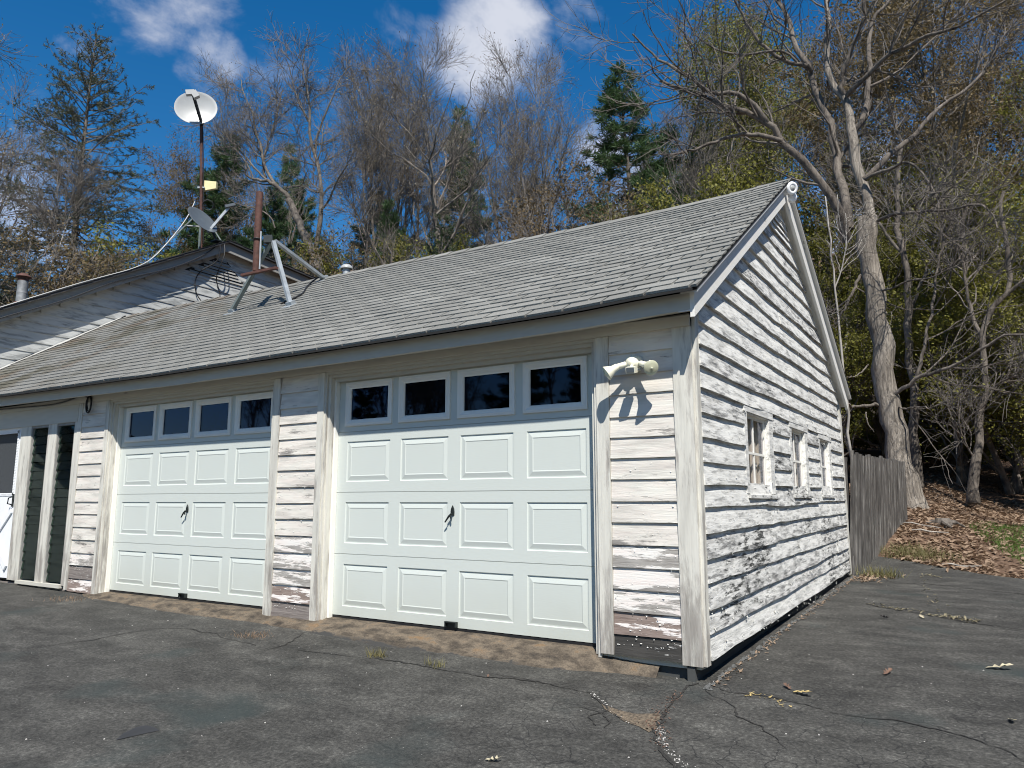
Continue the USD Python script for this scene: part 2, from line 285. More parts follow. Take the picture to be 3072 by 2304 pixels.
M['limb_bark'] = bark('limb_bark', (.26, .225, .19), (.034, .028, .024), 2.5, 7., .7)
M['oak_limb'] = bark('oak_limb_bark', (.21, .18, .15), (.028, .023, .02), 2.5, 9., 1.0)
M['twig'] = bark('twig_bark', (.175, .155, .135), (.07, .06, .052), 2., 5., .3)
M['dark_bark'] = bark('dark_bark', (.19, .165, .14), (.045, .038, .033), 1.5, 7., .6)
M['pale_bark'] = bark('pale_bark', (.46, .43, .38), (.18, .16, .14), 2.5, 4., .4)
def leaf(name, c, c2, trans=.35):
    N = {"g": ("geometry", {}), "o": ("object_info", {}), "a": ("math", {"math_type": "multiply_add", "value2": .7}), "k": ("math", {"math_type": "multiply", "value2": .3}), "r": ("rgb_ramp", {"ramp": [(.0, c), (1., c2)]}), "d": ("principled_bsdf", {"roughness": .6, "specular_ior_level": .3}),
         "t": ("translucent_bsdf", {}), "x": ("mix_closure", {"fac": trans})}
    return mat(name, N, [("g.random_per_island", "a.value1"), ("o.random", "k.value1"), ("k.value", "a.value3"), ("a.value", "r.fac"), ("r.color", "d.base_color"), ("r.color", "t.color"), ("d.BSDF", "x.closure1"), ("t.BSDF", "x.closure2")], surface='x.closure')
M['leaf_young'] = leaf('young_leaf', (.17, .165, .03), (.33, .32, .07))
M['leaf_bud'] = leaf('brown_bud', (.15, .105, .05), (.24, .195, .085))
M['leaf_tan'] = leaf('tan_bud', (.21, .18, .12), (.30, .27, .18))
M['needle'] = leaf('pine_needle', (.05, .095, .035), (.12, .175, .06), .25)
M['needle_dull'] = leaf('dull_needle', (.075, .088, .05), (.145, .15, .095), .25)
M['needle_dark'] = leaf('hemlock_needle', (.03, .052, .02), (.07, .10, .035), .2)
M['litter'] = leaf('fallen_oak_leaf', (.23, .155, .10), (.58, .45, .33), .15)
M['grass'] = leaf('lawn_blade', (.07, .13, .02), (.14, .21, .04), .3)
M['dry_grass'] = leaf('dry_blade', (.2, .17, .08), (.16, .19, .07), .3)
M['stone'] = plain('pale_stone', (.42, .40, .37), .9, var=.3, scale=3)
M['soil'] = None
def ground_mat():
    N = {"g": ("geometry", {}), "n": ("noise_texture", {"scale": 16., "detail": 8., "roughness": .7}), "n2": ("noise_texture", {"scale": .7, "detail": 4.}), "v": ("voronoi_texture", {"scale": 11.}),
         "r": ("rgb_ramp", {"ramp": [(.3, (.045, .028, .018)), (.5, (.135, .085, .056)), (.72, (.27, .185, .125))]}), "a": ("math", {"math_type": "multiply_add", "value2": .35}),
         "p": ("principled_bsdf", {"roughness": .95, "specular_ior_level": .2}), "b": ("bump", {"strength": .8, "distance": .05})}
    N["a"][1]["value2"] = .4
    return mat('woodland_floor', N, [("g.position", "n.vector"), ("g.position", "n2.vector"), ("n.fac", "a.value1"), ("n2.fac", "a.value3"), ("n.fac", "r.fac"), ("r.color", "p.base_color"), ("n.fac", "b.height"), ("b.normal", "p.normal")])
M['floor'] = ground_mat()
def asphalt():
    N = {"g": ("geometry", {}), "sp": ("noise_texture", {"scale": 48., "detail": 5., "roughness": .88}), "mid": ("noise_texture", {"scale": 5., "detail": 8., "roughness": .68}), "big": ("noise_texture", {"scale": .55, "detail": 5., "roughness": .6, "distortion": .4}),
         "st": ("mapping", {"scale": (2.2, 4.2, 1.), "rotation": (0, 0, .5)}), "sn": ("noise_texture", {"scale": 1.0, "detail": 7., "roughness": .65}),
         "base": ("rgb_ramp", {"ramp": [(.36, (.0128, .0124, .0108)), (.44, (.0315, .0302, .0268)), (.51, (.0525, .0505, .0448)), (.58, (.090, .0865, .0765)), (.68, (.20, .192, .17))]}),
         "am": ("math", {"math_type": "multiply_add", "value2": .5}), "ab": ("math", {"math_type": "multiply_add", "value2": .45}), "sh": ("math", {"math_type": "add", "value2": -.47}),
         "dots": ("voronoi_texture", {"scale": 30., "randomness": 1.}), "dn": ("map_range", {"from_min": .11, "from_max": .07, "to_min": 0., "to_max": .75, "clamp": True}), "white": ("white_noise_texture", {"dimensions": "3D"}), "keep": ("math", {"math_type": "greater_than", "value2": .86}), "dk": ("math", {"math_type": "multiply"}),
         "x": ("mix_color", {"b": (.34, .33, .30)}), "gr": ("rgb_ramp", {"ramp": [(.58, (0, 0, 0)), (.72, (1, 1, 1))]}), "grx": ("mix_color", {"b": (.028, .038, .036)}), "gn": ("noise_texture", {"scale": 1.3, "detail": 3.}), "gk": ("math", {"math_type": "multiply", "value2": .75}),
         "p": ("principled_bsdf", {"roughness": .86, "specular_ior_level": .3}), "b": ("bump", {"strength": .55, "distance": .006}),
         "cv": ("voronoi_texture", {"feature": "distance_to_edge", "scale": 6.5}), "cm": ("map_range", {"from_min": .0, "from_max": .026, "to_min": 1., "to_max": 0., "clamp": True}), "cd": ("noise_texture", {"scale": 7., "detail": 5.}), "cw": ("mix_vector", {"fac": .09}),
         "nr": ("vector_math", {"math_type": "distance", "vector2": (.75, -1.15, -.15)}), "nm": ("map_range", {"range_type": "smoothstep", "from_min": 2.7, "from_max": .7, "to_min": 0., "to_max": 1., "clamp": True}), "ck": ("math", {"math_type": "multiply"}), "cb": ("noise_texture", {"scale": 2.2, "detail": 2.}), "cbm": ("map_range", {"from_min": .38, "from_max": .52, "clamp": True}), "ck2": ("math", {"math_type": "multiply"}),
         "cx": ("mix_color", {"b": (.012, .012, .012)})}
    L = [("g.position", "sp.vector"), ("g.position", "mid.vector"), ("g.position", "big.vector"), ("g.position", "st.vector"), ("st.vector", "sn.vector"), ("mid.fac", "am.value1"), ("sn.fac", "am.value3"), ("big.fac", "ab.value1"), ("am.value", "ab.value3"), ("ab.value", "sh.value1"), ("sh.value", "fin.value2"), ("sp.fac", "fin.value1"), ("fin.value", "base.fac"),
         ("g.position", "dots.vector"), ("dots.distance", "dn.value"), ("dots.position", "white.vector"), ("white.value", "keep.value1"), ("keep.value", "dk.value1"), ("dn.result", "dk.value2"), ("base.color", "grx.a"), ("g.position", "gn.vector"), ("gn.fac", "gr.fac"), ("gr.color", "gk.value1"), ("gk.value", "grx.fac"), ("grx.result", "x.a"), ("dk.value", "x.fac"),
         ("g.position", "cd.vector"), ("g.position", "cw.a"), ("cd.color", "cw.b"), ("cw.result", "cv.vector"), ("cv.distance", "cm.value"), ("g.position", "nr.vector1"), ("nr.value", "nm.value"), ("cm.result", "ck.value1"), ("nm.result", "ck.value2"), ("g.position", "cb.vector"), ("cb.fac", "cbm.value"), ("ck.value", "ck2.value1"), ("cbm.result", "ck2.value2"), ("ck2.value", "cx.fac"), ("x.result", "cx.a"), ("cx.result", "p.base_color"),
         ("sp.fac", "b.height"), ("b.normal", "p.normal")]
    N["fin"] = ("mix_float", {"fac": .30})
    L = [(a, b.replace("fin.value1", "fin.a").replace("fin.value2", "fin.b")) if b.startswith("fin.") else ((a.replace("fin.value", "fin.result"), b) if a == "fin.value" else (a, b)) for a, b in L]
    return mat('asphalt', N, L)
M['asphalt'] = asphalt()
M['asphalt_edge'] = plain('crumbled_asphalt', (.10, .10, .095), .95, var=.6, scale=60, bump=.9)
M['crack'] = plain('crack_dirt', (.022, .02, .017), .95, var=.7, scale=70, bump=.4)
M['pollen'] = plain('tan_residue', (.19, .165, .105), .95, var=.6, scale=60)
M['dirt'] = plain('crack_dirt_tan', (.12, .092, .062), .95, var=.75, scale=55, bump=.8)
M['twig_tan'] = bark('tan_twig_bark', (.23, .185, .12), (.10, .08, .055), 2., 5., .3)
M['seal'] = plain('tar_patch', (.028, .028, .029), .7, var=.2)
def apron_mat():
    N = {"g": ("geometry", {}), "m": ("mapping", {"scale": (2.0, 3.6, 1.)}), "n": ("noise_texture", {"scale": 2.6, "detail": 9., "roughness": .68}), "r": ("rgb_ramp", {"ramp": [(.32, (.035, .031, .027)), (.44, (.085, .069, .052)), (.56, (.155, .125, .092)), (.68, (.185, .12, .066)), (.8, (.26, .22, .17))]}),
         "sp": ("noise_texture", {"scale": 90., "detail": 4.}), "q": ("mix", {"mix_type": "multiply", "fac": .6}), "d": ("rgb_ramp", {"ramp": [(.3, (.5, .5, .5)), (.65, (1.15, 1.15, 1.15))]}), "s": ("separate_xyz", {}), "ya": ("map_range", {"from_min": .0, "from_max": -.34, "to_min": -.42, "to_max": .42, "clamp": True}), "ad": ("math", {"math_type": "add"}), "th": ("map_range", {"range_type": "smoothstep", "from_min": .46, "from_max": .58, "clamp": True}), "dk": ("mix_color", {"b": (.045, .044, .042)}),
         "p": ("principled_bsdf", {"roughness": .9, "specular_ior_level": .2}), "b": ("bump", {"strength": .5, "distance": .008})}
    return mat('stained_concrete', N, [("g.position", "m.vector"), ("m.vector", "n.vector"), ("n.fac", "r.fac"), ("g.position", "sp.vector"), ("sp.fac", "d.fac"), ("r.color", "q.color1"), ("d.color", "q.color2"), ("g.position", "s.vector"), ("s.y", "ya.value"), ("ya.result", "ad.value1"), ("n.fac", "ad.value2"), ("ad.value", "th.value"), ("q.color", "dk.a"), ("th.result", "dk.fac"), ("dk.result", "p.base_color"), ("sp.fac", "b.height"), ("b.normal", "p.normal")])
M['apron'] = apron_mat()
M['concrete'] = plain('dark_foundation', (.05, .052, .05), .9, var=.3, scale=4, bump=.4)

# ------------------------------------------------------------------ ground
def sstep(a, b, x): t = np.clip((np.asarray(x, float) - a) / (b - a), 0, 1); return t * t * (3 - 2 * t)
def ground(x, y):
    x, y = np.asarray(x, float), np.asarray(y, float)
    g = -.135 - .0115 * np.clip(x, -9, 0) + np.where(y > 0, .036, .042) * np.clip(y, -14, 6.4)
    t = np.clip(y - 6.4, 0, None)
    g = g + np.minimum(t, 4.6) * (.075 + .095 * sstep(1.9, .2, x)) + np.clip(t - 4.6, 0, None) * .115
    g = g + np.clip(y - 10, 0, None) * .10 * sstep(-6, -16, x) + np.clip(-x - 18, 0, None) * .16 * sstep(-8, 4, y)
    g = g + np.clip(y - 45, 0, None) * .12
    return g
def fb(x, y, s=1., o=3): return meshkit.fbm(np.stack([np.asarray(x, float) * s, np.asarray(y, float) * s, np.zeros_like(np.asarray(x, float))], -1).reshape(-1, 3), o).reshape(np.shape(x))
def grid_mesh(xs, ys, zf):
    X, Y = np.meshgrid(xs, ys, indexing='ij'); Z = zf(X, Y); n, m = X.shape
    i = np.arange(n * m).reshape(n, m); a, b, c, d = i[:-1, :-1], i[1:, :-1], i[1:, 1:], i[:-1, 1:]
    return np.stack([X, Y, Z], -1).reshape(-1, 3), np.vstack([np.stack([a, b, c], -1).reshape(-1, 3), np.stack([a, c, d], -1).reshape(-1, 3)])
gx = np.unique(np.concatenate([np.linspace(-200, -40, 17), np.linspace(-40, -6, 35), np.linspace(-6, 10, 81), np.linspace(10, 40, 31), np.linspace(40, 200, 17)]))
gy = np.unique(np.concatenate([np.linspace(-200, -20, 19), np.linspace(-20, 5, 26), np.linspace(5, 16, 74), np.linspace(16, 60, 45), np.linspace(60, 260, 21)]))
def terr(X, Y):
    rough = sstep(6.6, 8.5, Y)
    return ground(X, Y) - .05 * (1 - sstep(5.8, 7.6, Y)) + rough * (.09 * fb(X, Y, .9) + .05 * fb(X, Y, 3.1)) - .02
obj('ground', grid_mesh(gx, gy, terr), M['floor'], smooth=True, label='leaf-strewn woodland floor rising behind the garage', kind='structure')
def edge_y(x):
    x = np.asarray(x, float)
    return np.interp(x, [-1.5, -.3, .5, 1.1, 1.85, 3., 9], [7.35, 7.25, 6.95, 6.55, 6.0, 5.2, 4.2]) + .05 * fb(x * 3.0, x * 0 + 4.)
def drive_z(X, Y):
    return ground(X, Y) + .012 * fb(X, Y, .8) + .004 * fb(X, Y, 3.)
def strip(xs, y0, y1, n):
    V_, F_ = [], []
    for i, x in enumerate(xs):
        a, b = y0(x), y1(x); t = np.linspace(0, 1, n); V_.append(np.stack([np.full(n, x), a + (b - a) * t, np.zeros(n)], -1))
    V_ = np.array(V_); V_[..., 2] = drive_z(V_[..., 0], V_[..., 1]); k = np.arange(V_.shape[0] * n).reshape(-1, n)
    a, b, c, d = k[:-1, :-1], k[1:, :-1], k[1:, 1:], k[:-1, 1:]
    return V_.reshape(-1, 3), np.vstack([np.stack([a, b, c], -1).reshape(-1, 3), np.stack([a, c, d], -1).reshape(-1, 3)])
mb = MB()
v, f = strip(np.unique(np.concatenate([np.linspace(-40, -11, 20), np.linspace(-11, 3, 113), np.linspace(3, 14, 12)])), lambda x: -24., lambda x: .0, 150); mb.add(v, f)
v, f = strip(np.linspace(-.06, 9, 92), lambda x: 0., lambda x: float(edge_y(x)), 70); mb.add(v, f)
v, f = strip(np.linspace(-40, -.06, 60), lambda x: 0., lambda x: .25, 3); mb.add(v, f)
drive = mb.build('driveway', M['asphalt'], smooth=True, label='worn dark asphalt driveway in front of the garage and along its gable', kind='structure')
# recessed cracks: narrow dirt filled strips with uneven edges
def crack(pts, w, seed, dz=.004, m=None, name='crack', parent=None, wob=.03, dens=.03):
    r = rng_of(seed); P = np.array(pts, float); s = np.concatenate([[0], np.cumsum(np.linalg.norm(np.diff(P, axis=0), axis=1))]); n = max(4, int(s[-1] / dens))
    t = np.linspace(0, s[-1], n); X = np.stack([np.interp(t, s, P[:, 0]), np.interp(t, s, P[:, 1])], -1)
    T = np.gradient(X, axis=0); T /= np.linalg.norm(T, axis=1, keepdims=True); Nn = np.stack([-T[:, 1], T[:, 0]], -1)
    wv = np.cumsum(r.normal(0, 1, n)); wv = (wv - np.linspace(wv[0], wv[-1], n)); X = X + Nn * (wv * wob * .25)[:, None]
    ww = w * np.clip(.55 + .6 * r.random(n) + .35 * np.sin(t * 7 + seed), .15, 2) * np.sin(np.linspace(.12, math.pi - .12, n)) ** .35
    A, B = X + Nn * ww[:, None] / 2, X - Nn * ww[:, None] / 2
    pt = lambda Q: np.column_stack([Q, drive_z(Q[:, 0], Q[:, 1]) + dz])
    v = np.vstack([pt(A), pt(B)]); f = []
    for i in range(n - 1): f += [[i, n + i, n + i + 1], [i, n + i + 1, i + 1]]
    obj(name, (v, f), m or M['crack'], parent or drive)
crack([(-2.9, -.66), (-2.41, -.61), (-2.08, -.53), (-1.84, -.56), (-1.46, -.55), (-1.25, -.58), (-1.1, -.5), (-.89, -.47), (-.69, -.52), (-.51, -.53), (-.36, -.67), (-.21, -.84), (-.07, -.9), (.07, -.92)], .014, 1)
crack([(-.03, .0), (-.06, -.14), (-.05, -.28), (-.04, -.42), (-.01, -.63), (.01, -.77), (.05, -.90)], .020, 2)
crack([(.02, -.88), (.14, -1.04), (.2, -1.19), (.27, -1.25), (.36, -1.36), (.5, -1.6), (.7, -1.9)], .026, 3)
crack([(-5.6, -2.2), (-4.92, -1.8), (-4.77, -1.54), (-4.66, -1.24), (-4.68, -.94), (-4.6, -.7), (-4.36, -.61), (-3.96, -.59), (-3.3, -.72)], .011, 4)
crack([(-3.32, -.20), (-3.2, -.45), (-3.13, -.62), (-3.11, -.80)], .010, 5)
crack([(.08, -.03), (.22, -.12), (.45, -.10), (.57, -.17), (.77, -.24), (.98, -.25), (1.1, -.22), (1.33, -.30), (1.54, -.45), (1.9, -.85)], .011, 6)
crack([(.48, 3.44), (.82, 3.19), (1.15, 3.05), (1.36, 2.91), (2.2, 2.6)], .016, 7)
crack([(.16, 5.14), (.44, 4.99), (.66, 5.15), (.77, 5.27), (1.5, 5.0), (2.4, 4.5)], .018, 8)
crack([(-1.24, -.47), (-1.01, -.46), (-.77, -.49)], .008, 9)
crack([(.04, -.10), (.13, -.23), (.29, -.38), (.36, -.53), (.52, -.62), (.7, -.9)], .009, 10)
crack([(-.51, -.89), (-.43, -.82), (-.28, -.85), (-.18, -.97), (-.17, -1.06)], .009, 11)
crack([(-.36, -.67), (-.30, -.80), (-.33, -.95), (-.22, -1.05)], .009, 12)
dp = np.array([(-.36, -.70), (-.25, -.755), (-.12, -.77), (-.02, -.70), (.03, -.74), (.02, -.84), (.07, -.93), (.05, -1.0), (-.03, -.945), (-.12, -.915), (-.2, -.85), (-.30, -.78)]); dc_ = dp.mean(0)
obj('dirt_patch', (np.vstack([np.column_stack([dp, drive_z(dp[:, 0], dp[:, 1]) + .003]), [[*dc_, float(drive_z(dc_[0], dc_[1])) + .010]]]), [[12, (i + 1) % 12, i] for i in range(12)]), M['dirt'], drive)
# a darker square-ended tar patch in the middle of the drive, pale scuffs
pp = np.array([(-2.21, -2.45), (-2.28, -2.37), (-2.31, -2.28), (-2.29, -2.24), (-2.22, -2.235), (-2.15, -2.25), (-2.17, -2.30), (-2.19, -2.37)])
pv = np.vstack([np.column_stack([pp, drive_z(pp[:, 0], pp[:, 1]) + .003]), [[*pp.mean(0), drive_z(*pp.mean(0)) + .003]]])
obj('tar_patch', (pv, [[8, (i + 1) % 8, i] for i in range(8)]), M['seal'], drive)
# sloping stained apron in front of the two doors
def apron():
    xs = np.linspace(-7.2, -.30, 281); V_ = []
    for i, x in enumerate(xs):
        yf = -.25 - .03 * math.sin(x * 2.1) + .10 * float(fb(x * 1.6, 7.)) + .05 * float(fb(x * 9., 3.)) - .03 * (x > -3.3)
        yf = yf * min(1, (x + 7.25) / .35 + .25) * min(1., .45 + (-.30 - x) / 1.1)
        for t in np.linspace(0, 1, 9):
            y = .32 + (yf - .32) * t; zt = np.interp(y, [-.42, .02, .32], [float(drive_z(x, yf)) + .0, -.012, -.006]) if False else None
            zb = float(drive_z(x, yf)) + .006; s = np.clip((.10 - y) / (.10 - yf), 0, 1)
            V_.append((x, y, -.014 * (1 - s) + (zb - .020) * s + .012 * s * (1 - s) * 4 * .9 + .007 * float(fb(x * 5, y * 5)) - .06 * float(sstep(-1.0, -.35, x)) * s - .03 * float(sstep(-6.7, -7.15, x)) * s))
    k = np.arange(281 * 9).reshape(281, 9); a, b, c, d = k[:-1, :-1], k[1:, :-1], k[1:, 1:], k[:-1, 1:]
    return np.array(V_), np.vstack([np.stack([a, c, b], -1).reshape(-1, 3), np.stack([a, d, c], -1).reshape(-1, 3)])
obj('apron', apron(), M['apron'], smooth=True, label='rust-stained concrete apron sloping from the garage doors to the asphalt', kind='structure')

# ------------------------------------------------------------------ garage
G = thing('garage', 'weathered white clapboard garage with two white sectional doors and a grey shingle roof', 'garage')
EX, EZ = [-12., -11.5, -8.9, -5.6, -2.9, -.77, -.2, .2], [2.36, 2.35, 2.315, 2.285, 2.283, 2.29, 2.315, 2.322]
RX, RZ = [-12., -9.9, -9.1, -7.5, -6.6, -5.0, -3.9, -2.5, -1.36, -.83, -.34, .2], [4.30, 4.264, 4.252, 4.205, 4.19, 4.17, 4.14, 4.108, 4.103, 4.11, 4.126, 4.157]
YE, YR = -.285, 2.70
def zroof(x, y):
    e, r = np.interp(x, EX, EZ), np.interp(x, RX, RZ); t = np.where(np.asarray(y) <= YR, (np.asarray(y) - YE) / (YR - YE), (2 * YR - np.asarray(y) - YE) / (YR - YE))
    return e + (r - e) * t
XL_, XR_ = -11.48, .152
# framing, floor and plain backs
mb = MB()
mb.box(-11.45, -6.90, .05, .15, -.1, 2.2) if False else None
mb.box(-3.42 - .68, -3.42, .04, .16, -.10, 2.24); mb.box(-.70, -.02, .04, .16, -.06, 2.24); mb.box(-7.56, -6.90, .04, .16, -.06, 2.24); mb.box(-11.45, -9.95, .04, .16, -.1, 2.24)
mb.box(-6.90, -4.10, .06, .16, 2.14, 2.24); mb.box(-3.42, -.70, .06, .16, 2.14, 2.24); mb.box(-9.95, -7.56, .06, .16, 2.06, 2.24)
mb.box(-11.45, -.02, 5.48, 5.55, -.1, 2.4)
mb.build('wall', M['trim_x'], G)
mb = MB()                                   # gable sheathing with the three window openings
holes = [(1.18, 1.85, 1.06, 1.68), (2.70, 3.28, 1.07, 1.68), (4.06, 4.58, 1.08, 1.67)]
ys = [.03] + [q for h in holes for q in h[:2]] + [5.54]
for i in range(len(ys) - 1):
    a, b = ys[i], ys[i + 1]
    for z0, z1 in ([(-.02, 1.06), (1.68, 2.2)] if i % 2 else [(-.02, 2.2)]): mb.box(-.06, -.012, a, b, z0, z1)
mb.hexa([(-.012, .03, 2.2), (-.012, 5.45, 2.2), (-.012, YR, 4.0), (-.012, YR - .01, 4.0)], (-.048, 0, 0))
mb.build('gable_sheathing', M['felt'], G)
MB().box(-11.45, -.08, .12, 5.45, -.14, -.03).build('floor_slab', M['concrete'], G)
mb = MB(); mb.hexa([(-.055, .01, -.32), (-.055, 5.5, -.32), (-.055, 5.5, .16), (-.055, .01, -.012)], (-.05, 0, 0)); mb.build('foundation', M['concrete'], G)
MB().box(-.66, -.106, .055, .12, -.32, -.03).build('foundation', M['concrete'], G); MB().box(-7.5, -6.95, .04, .1, -.2, -.03).build('foundation', M['concrete'], G)

def wear_edge(prim, n):
    UsdGeom.PrimvarsAPI(prim).CreatePrimvar('edge', Sdf.ValueTypeNames.FloatArray, 'vertex').Set(Vt.FloatArray.FromNumpy(np.tile(np.array([1., .15, .15, 1.], np.float32), n // 4)))
obj_ = obj
def obj(name, vf, m, parent='/World', smooth=False, **tags):
    p = obj_(name, vf, m, parent, smooth, **tags)
    if name == 'clapboard': wear_edge(p, len(vf[0]))
    return p
def board(axis, a0, a1, zb, h, base, pb, pt, r, seg=1, wav=0., jag=0.):
    """one clapboard: wedge section, thick lower edge; zb(a) is the height of its lower edge"""
    n = seg + 1; A = np.linspace(a0, a1, n); v = []
    w = np.cumsum(r.normal(0, 1, n)); w -= np.linspace(w[0], w[-1], n); w = w * wav; pj = r.normal(0, jag, n)
    for i, a in enumerate(A):
        z0, z1 = zb(a) + w[i], zb(a) + h
        for p, z in ((max(pb + pj[i], pt + .003), z0), (pt, z1), (-.012, z1), (-.012, z0)):
            v.append((a, base - p, z) if axis == 'x' else (base + p, a, z))
    f = []
    for i in range(seg):
        for k in range(4):
            p, q = i * 4 + k, i * 4 + (k + 1) % 4; f += [[p, q, q + 4], [p, q + 4, p + 4]]
    e = 4 * seg; f += [[0, 2, 1], [0, 3, 2], [e, e + 1, e + 2], [e, e + 2, e + 3]]
    f = np.array(f)
    return np.array(v), (f[:, ::-1] if axis == 'y' else f)
r = rng_of(5)
piers = [(-.603, -.131, [-.02, .113, .262, .407, .549, .697, .846, .987, 1.136, 1.279, 1.422, 1.562, 1.717, 1.855, 2.005, 2.15]),
         (-4.002, -3.503, [-.06, .099, .244, .389, .532, .682, .829, .969, 1.116, 1.268, 1.411, 1.555, 1.697, 1.843, 1.99, 2.15]),
         (-7.482, -6.978, [-.03, .117, .264, .403, .552, .696, .843, .983, 1.131, 1.279, 1.419, 1.569, 1.719, 1.852, 2.0, 2.15])]
looks = [{0: 'siding_black', 1: 'siding_brown', 2: 'siding_worn', 3: 'siding_worn', 4: 'siding_worn'}, {0: 'siding_bare', 1: 'siding_brown', 2: 'siding_worn', 3: 'siding_worn', 4: 'siding_worn'}, {0: 'siding_brown', 1: 'siding_bare', 2: 'siding_worn'}]
plab = [{0: 'blackened bottom clapboard with flecks of white paint'}, {0: 'bare grey-brown bottom clapboard', 1: 'brown clapboard with curling white paint'}, {0: 'brown bottom clapboard with flaking paint'}]
for (x0, x1, zs), lk, lb in zip(piers, looks, plab):
    for i in range(len(zs) - 1):
        t = r.normal(0, .0015)
        obj('clapboard', board('x', x0, x1, lambda a, z=zs[i], t=t: z + t * (a - x0) / .5, zs[i + 1] - zs[i] + .012, .02, .017 + r.normal(0, .001), .003, r, 3, .0012, .0006), M[lk.get(i, 'siding')], G, label=lb.get(i))
# gable clapboards: each one its own piece, cut at the windows and under the rakes
zf = [-.012, .15, .297, .46, .62, .78, .941, 1.093, 1.246, 1.409, 1.569, 1.742, 1.884, 2.039]
zk = [.150, .300, .425, .563, .704, .844, .998, 1.152, 1.283, 1.434, 1.585, 1.728, 1.877, 2.02]
for k in range(13): zf.append(2.039 + .1545 * (k + 1)); zk.append(2.02 + .1545 * (k + 1))
def rake_y(z): s = (4.157 - 2.322) / (YR - YE); return YE + (z - 2.322) / s
for i in range(len(zf) - 1):
    h = zf[i + 1] - zf[i] + .014; zb = lambda a, i=i: zf[i] + (zk[i] - zf[i]) * a / 5.4
    lo, hi = .09, 5.44
    if zf[i] > 1.95:
        lo = max(lo, rake_y(zf[i] + h + .05)); hi = min(hi, 2 * YR - lo)
    if hi - lo < .15: break
    cuts = []
    if zf[i] > .95 and zf[i] < 1.6: cuts = [(1.10, 1.975), (2.62, 3.38), (4.0, 4.67)]
    segs, a = [], lo
    for c0, c1 in cuts: segs.append((a, c0)); a = c1
    segs.append((a, hi)); out = []
    for a, b in segs:
        while b - a > 2.4 or (b - a > 1.3 and r.random() < .5):
            c = a + (b - a) * r.uniform(.3, .7) if b - a < 3.4 else a + r.uniform(1.2, 2.6); out.append((a, c)); a = c
        out.append((a, b))
    for a, b in out:
        dk = r.random() < (.55 if zf[i] < .75 else .3)
        j = r.normal(0, .0035); warp = .0045 if b - a > .8 else .002
        if 2.4 < zf[i] < 2.75 and a < 2 < b: warp = .008
        obj('clapboard', board('y', a + .001, b - .001, lambda q, j=j, zb=zb: zb(q) + j, h, .006, .025 + abs(r.normal(0, .004)), .003, r, max(2, int((b - a) / .22)), warp, .0018), M['gable_dark' if dk else 'gable'], G)
# trims
def trim(name, x0, x1, y0, y1, z0, z1, m='trim', parent=G, **k): return MB().box(x0, x1, y0, y1, z0, z1).build(name, M[m], parent, **k)
trim('corner_board', -.131, .0, 0, .024, -.035, 2.20); trim('corner_board', -.004, .022, .026, .095, -.035, 2.26, 'trim')
trim('corner_board', -.01, .024, 5.44, 5.57, .10, 2.24)
trim('pier_trim', -.702, -.606, 0, .026, -.02, 2.14); trim('pier_trim', -4.102, -4.004, 0, .026, -.07, 2.14); trim('pier_trim', -3.501, -3.422, 0, .026, -.075, 2.14)
trim('pier_trim', -7.562, -7.484, 0, .026, -.02, 2.14); trim('pier_trim', -6.976, -6.902, 0, .026, -.04, 2.14)
for x, s in ((-6.902, 1), (-4.102, -1), (-3.422, 1), (-.702, -1)):
    trim('jamb', min(x, x + s * .022), max(x, x + s * .022), .012, .17, -.05, 2.14); 
    a, b = x + s * .022, x + s * .050; trim('brick_mould', min(a, b), max(a, b), .035, .17, -.035, 2.12, 'trim')
    a, b = x + s * .050, x + s * (.072 if abs(x) > 1 else .062); trim('weather_stop', min(a, b), max(a, b), .085, .128, -.02, 2.10, 'vinyl')
for a, b in ((-6.880, -4.124), (-3.40, -.724)):
    trim('head_jamb', a, b, .012, .06, 2.118, 2.142, 'trim_x'); trim('head_mould', a + .028, b - .028, .036, .09, 2.092, 2.118, 'trim_x'); trim('head_stop', a + .05, b - .05, .075, .128, 2.058, 2.092, 'trim_x')
trim('frieze', -9.95, -.0, -.022, .058, 2.142, 2.215, 'trim_x'); trim('frieze', -11.45, -9.95, -.022, .058, 2.142, 2.215, 'trim_x')
# eave: soffit, fascia with a sagging lower edge, dark drip edge
def run(x0, x1, n, prof):
    V_ = []
    for x in np.linspace(x0, x1, n):
        for y, z in prof(x): V_.append((x, y, z))
    m = len(prof(x0)); f = []
    for i in range(n - 1):
        for k in range(m):
            p, q = i * m + k, i * m + (k + 1) % m; f += [[p, q, q + m], [p, q + m, p + m]]
    e = (n - 1) * m
    for k in range(1, m - 1): f += [[0, k + 1, k], [e, e + k, e + k + 1]]
    return np.array(V_), np.array(f)
ez = lambda x: float(np.interp(x, EX, EZ))
obj('soffit', run(-11.45, .070, 40, lambda x: [(-.172, ez(x) - .113), (-.172, ez(x) - .10), (-.005, ez(x) - .07), (-.005, ez(x) - .082)]), M['trim_x'], G)
obj('fascia', run(-11.45, .101, 60, lambda x: [(-.192 + .003 * math.sin(3 * x), ez(x) - .118 + .003 * math.sin(5 * x)), (-.166, ez(x) - .118), (-.166, ez(x) - .004), (-.196 + .003 * math.sin(3 * x), ez(x) - .004)]), M['trim_x'], G)
obj('drip_edge', run(-11.47, .118, 60, lambda x: [(-.284, ez(x) - .020), (-.165, ez(x) + .040), (-.165, ez(x) + .058), (-.286, ez(x) - .005)]), M['felt'], G)
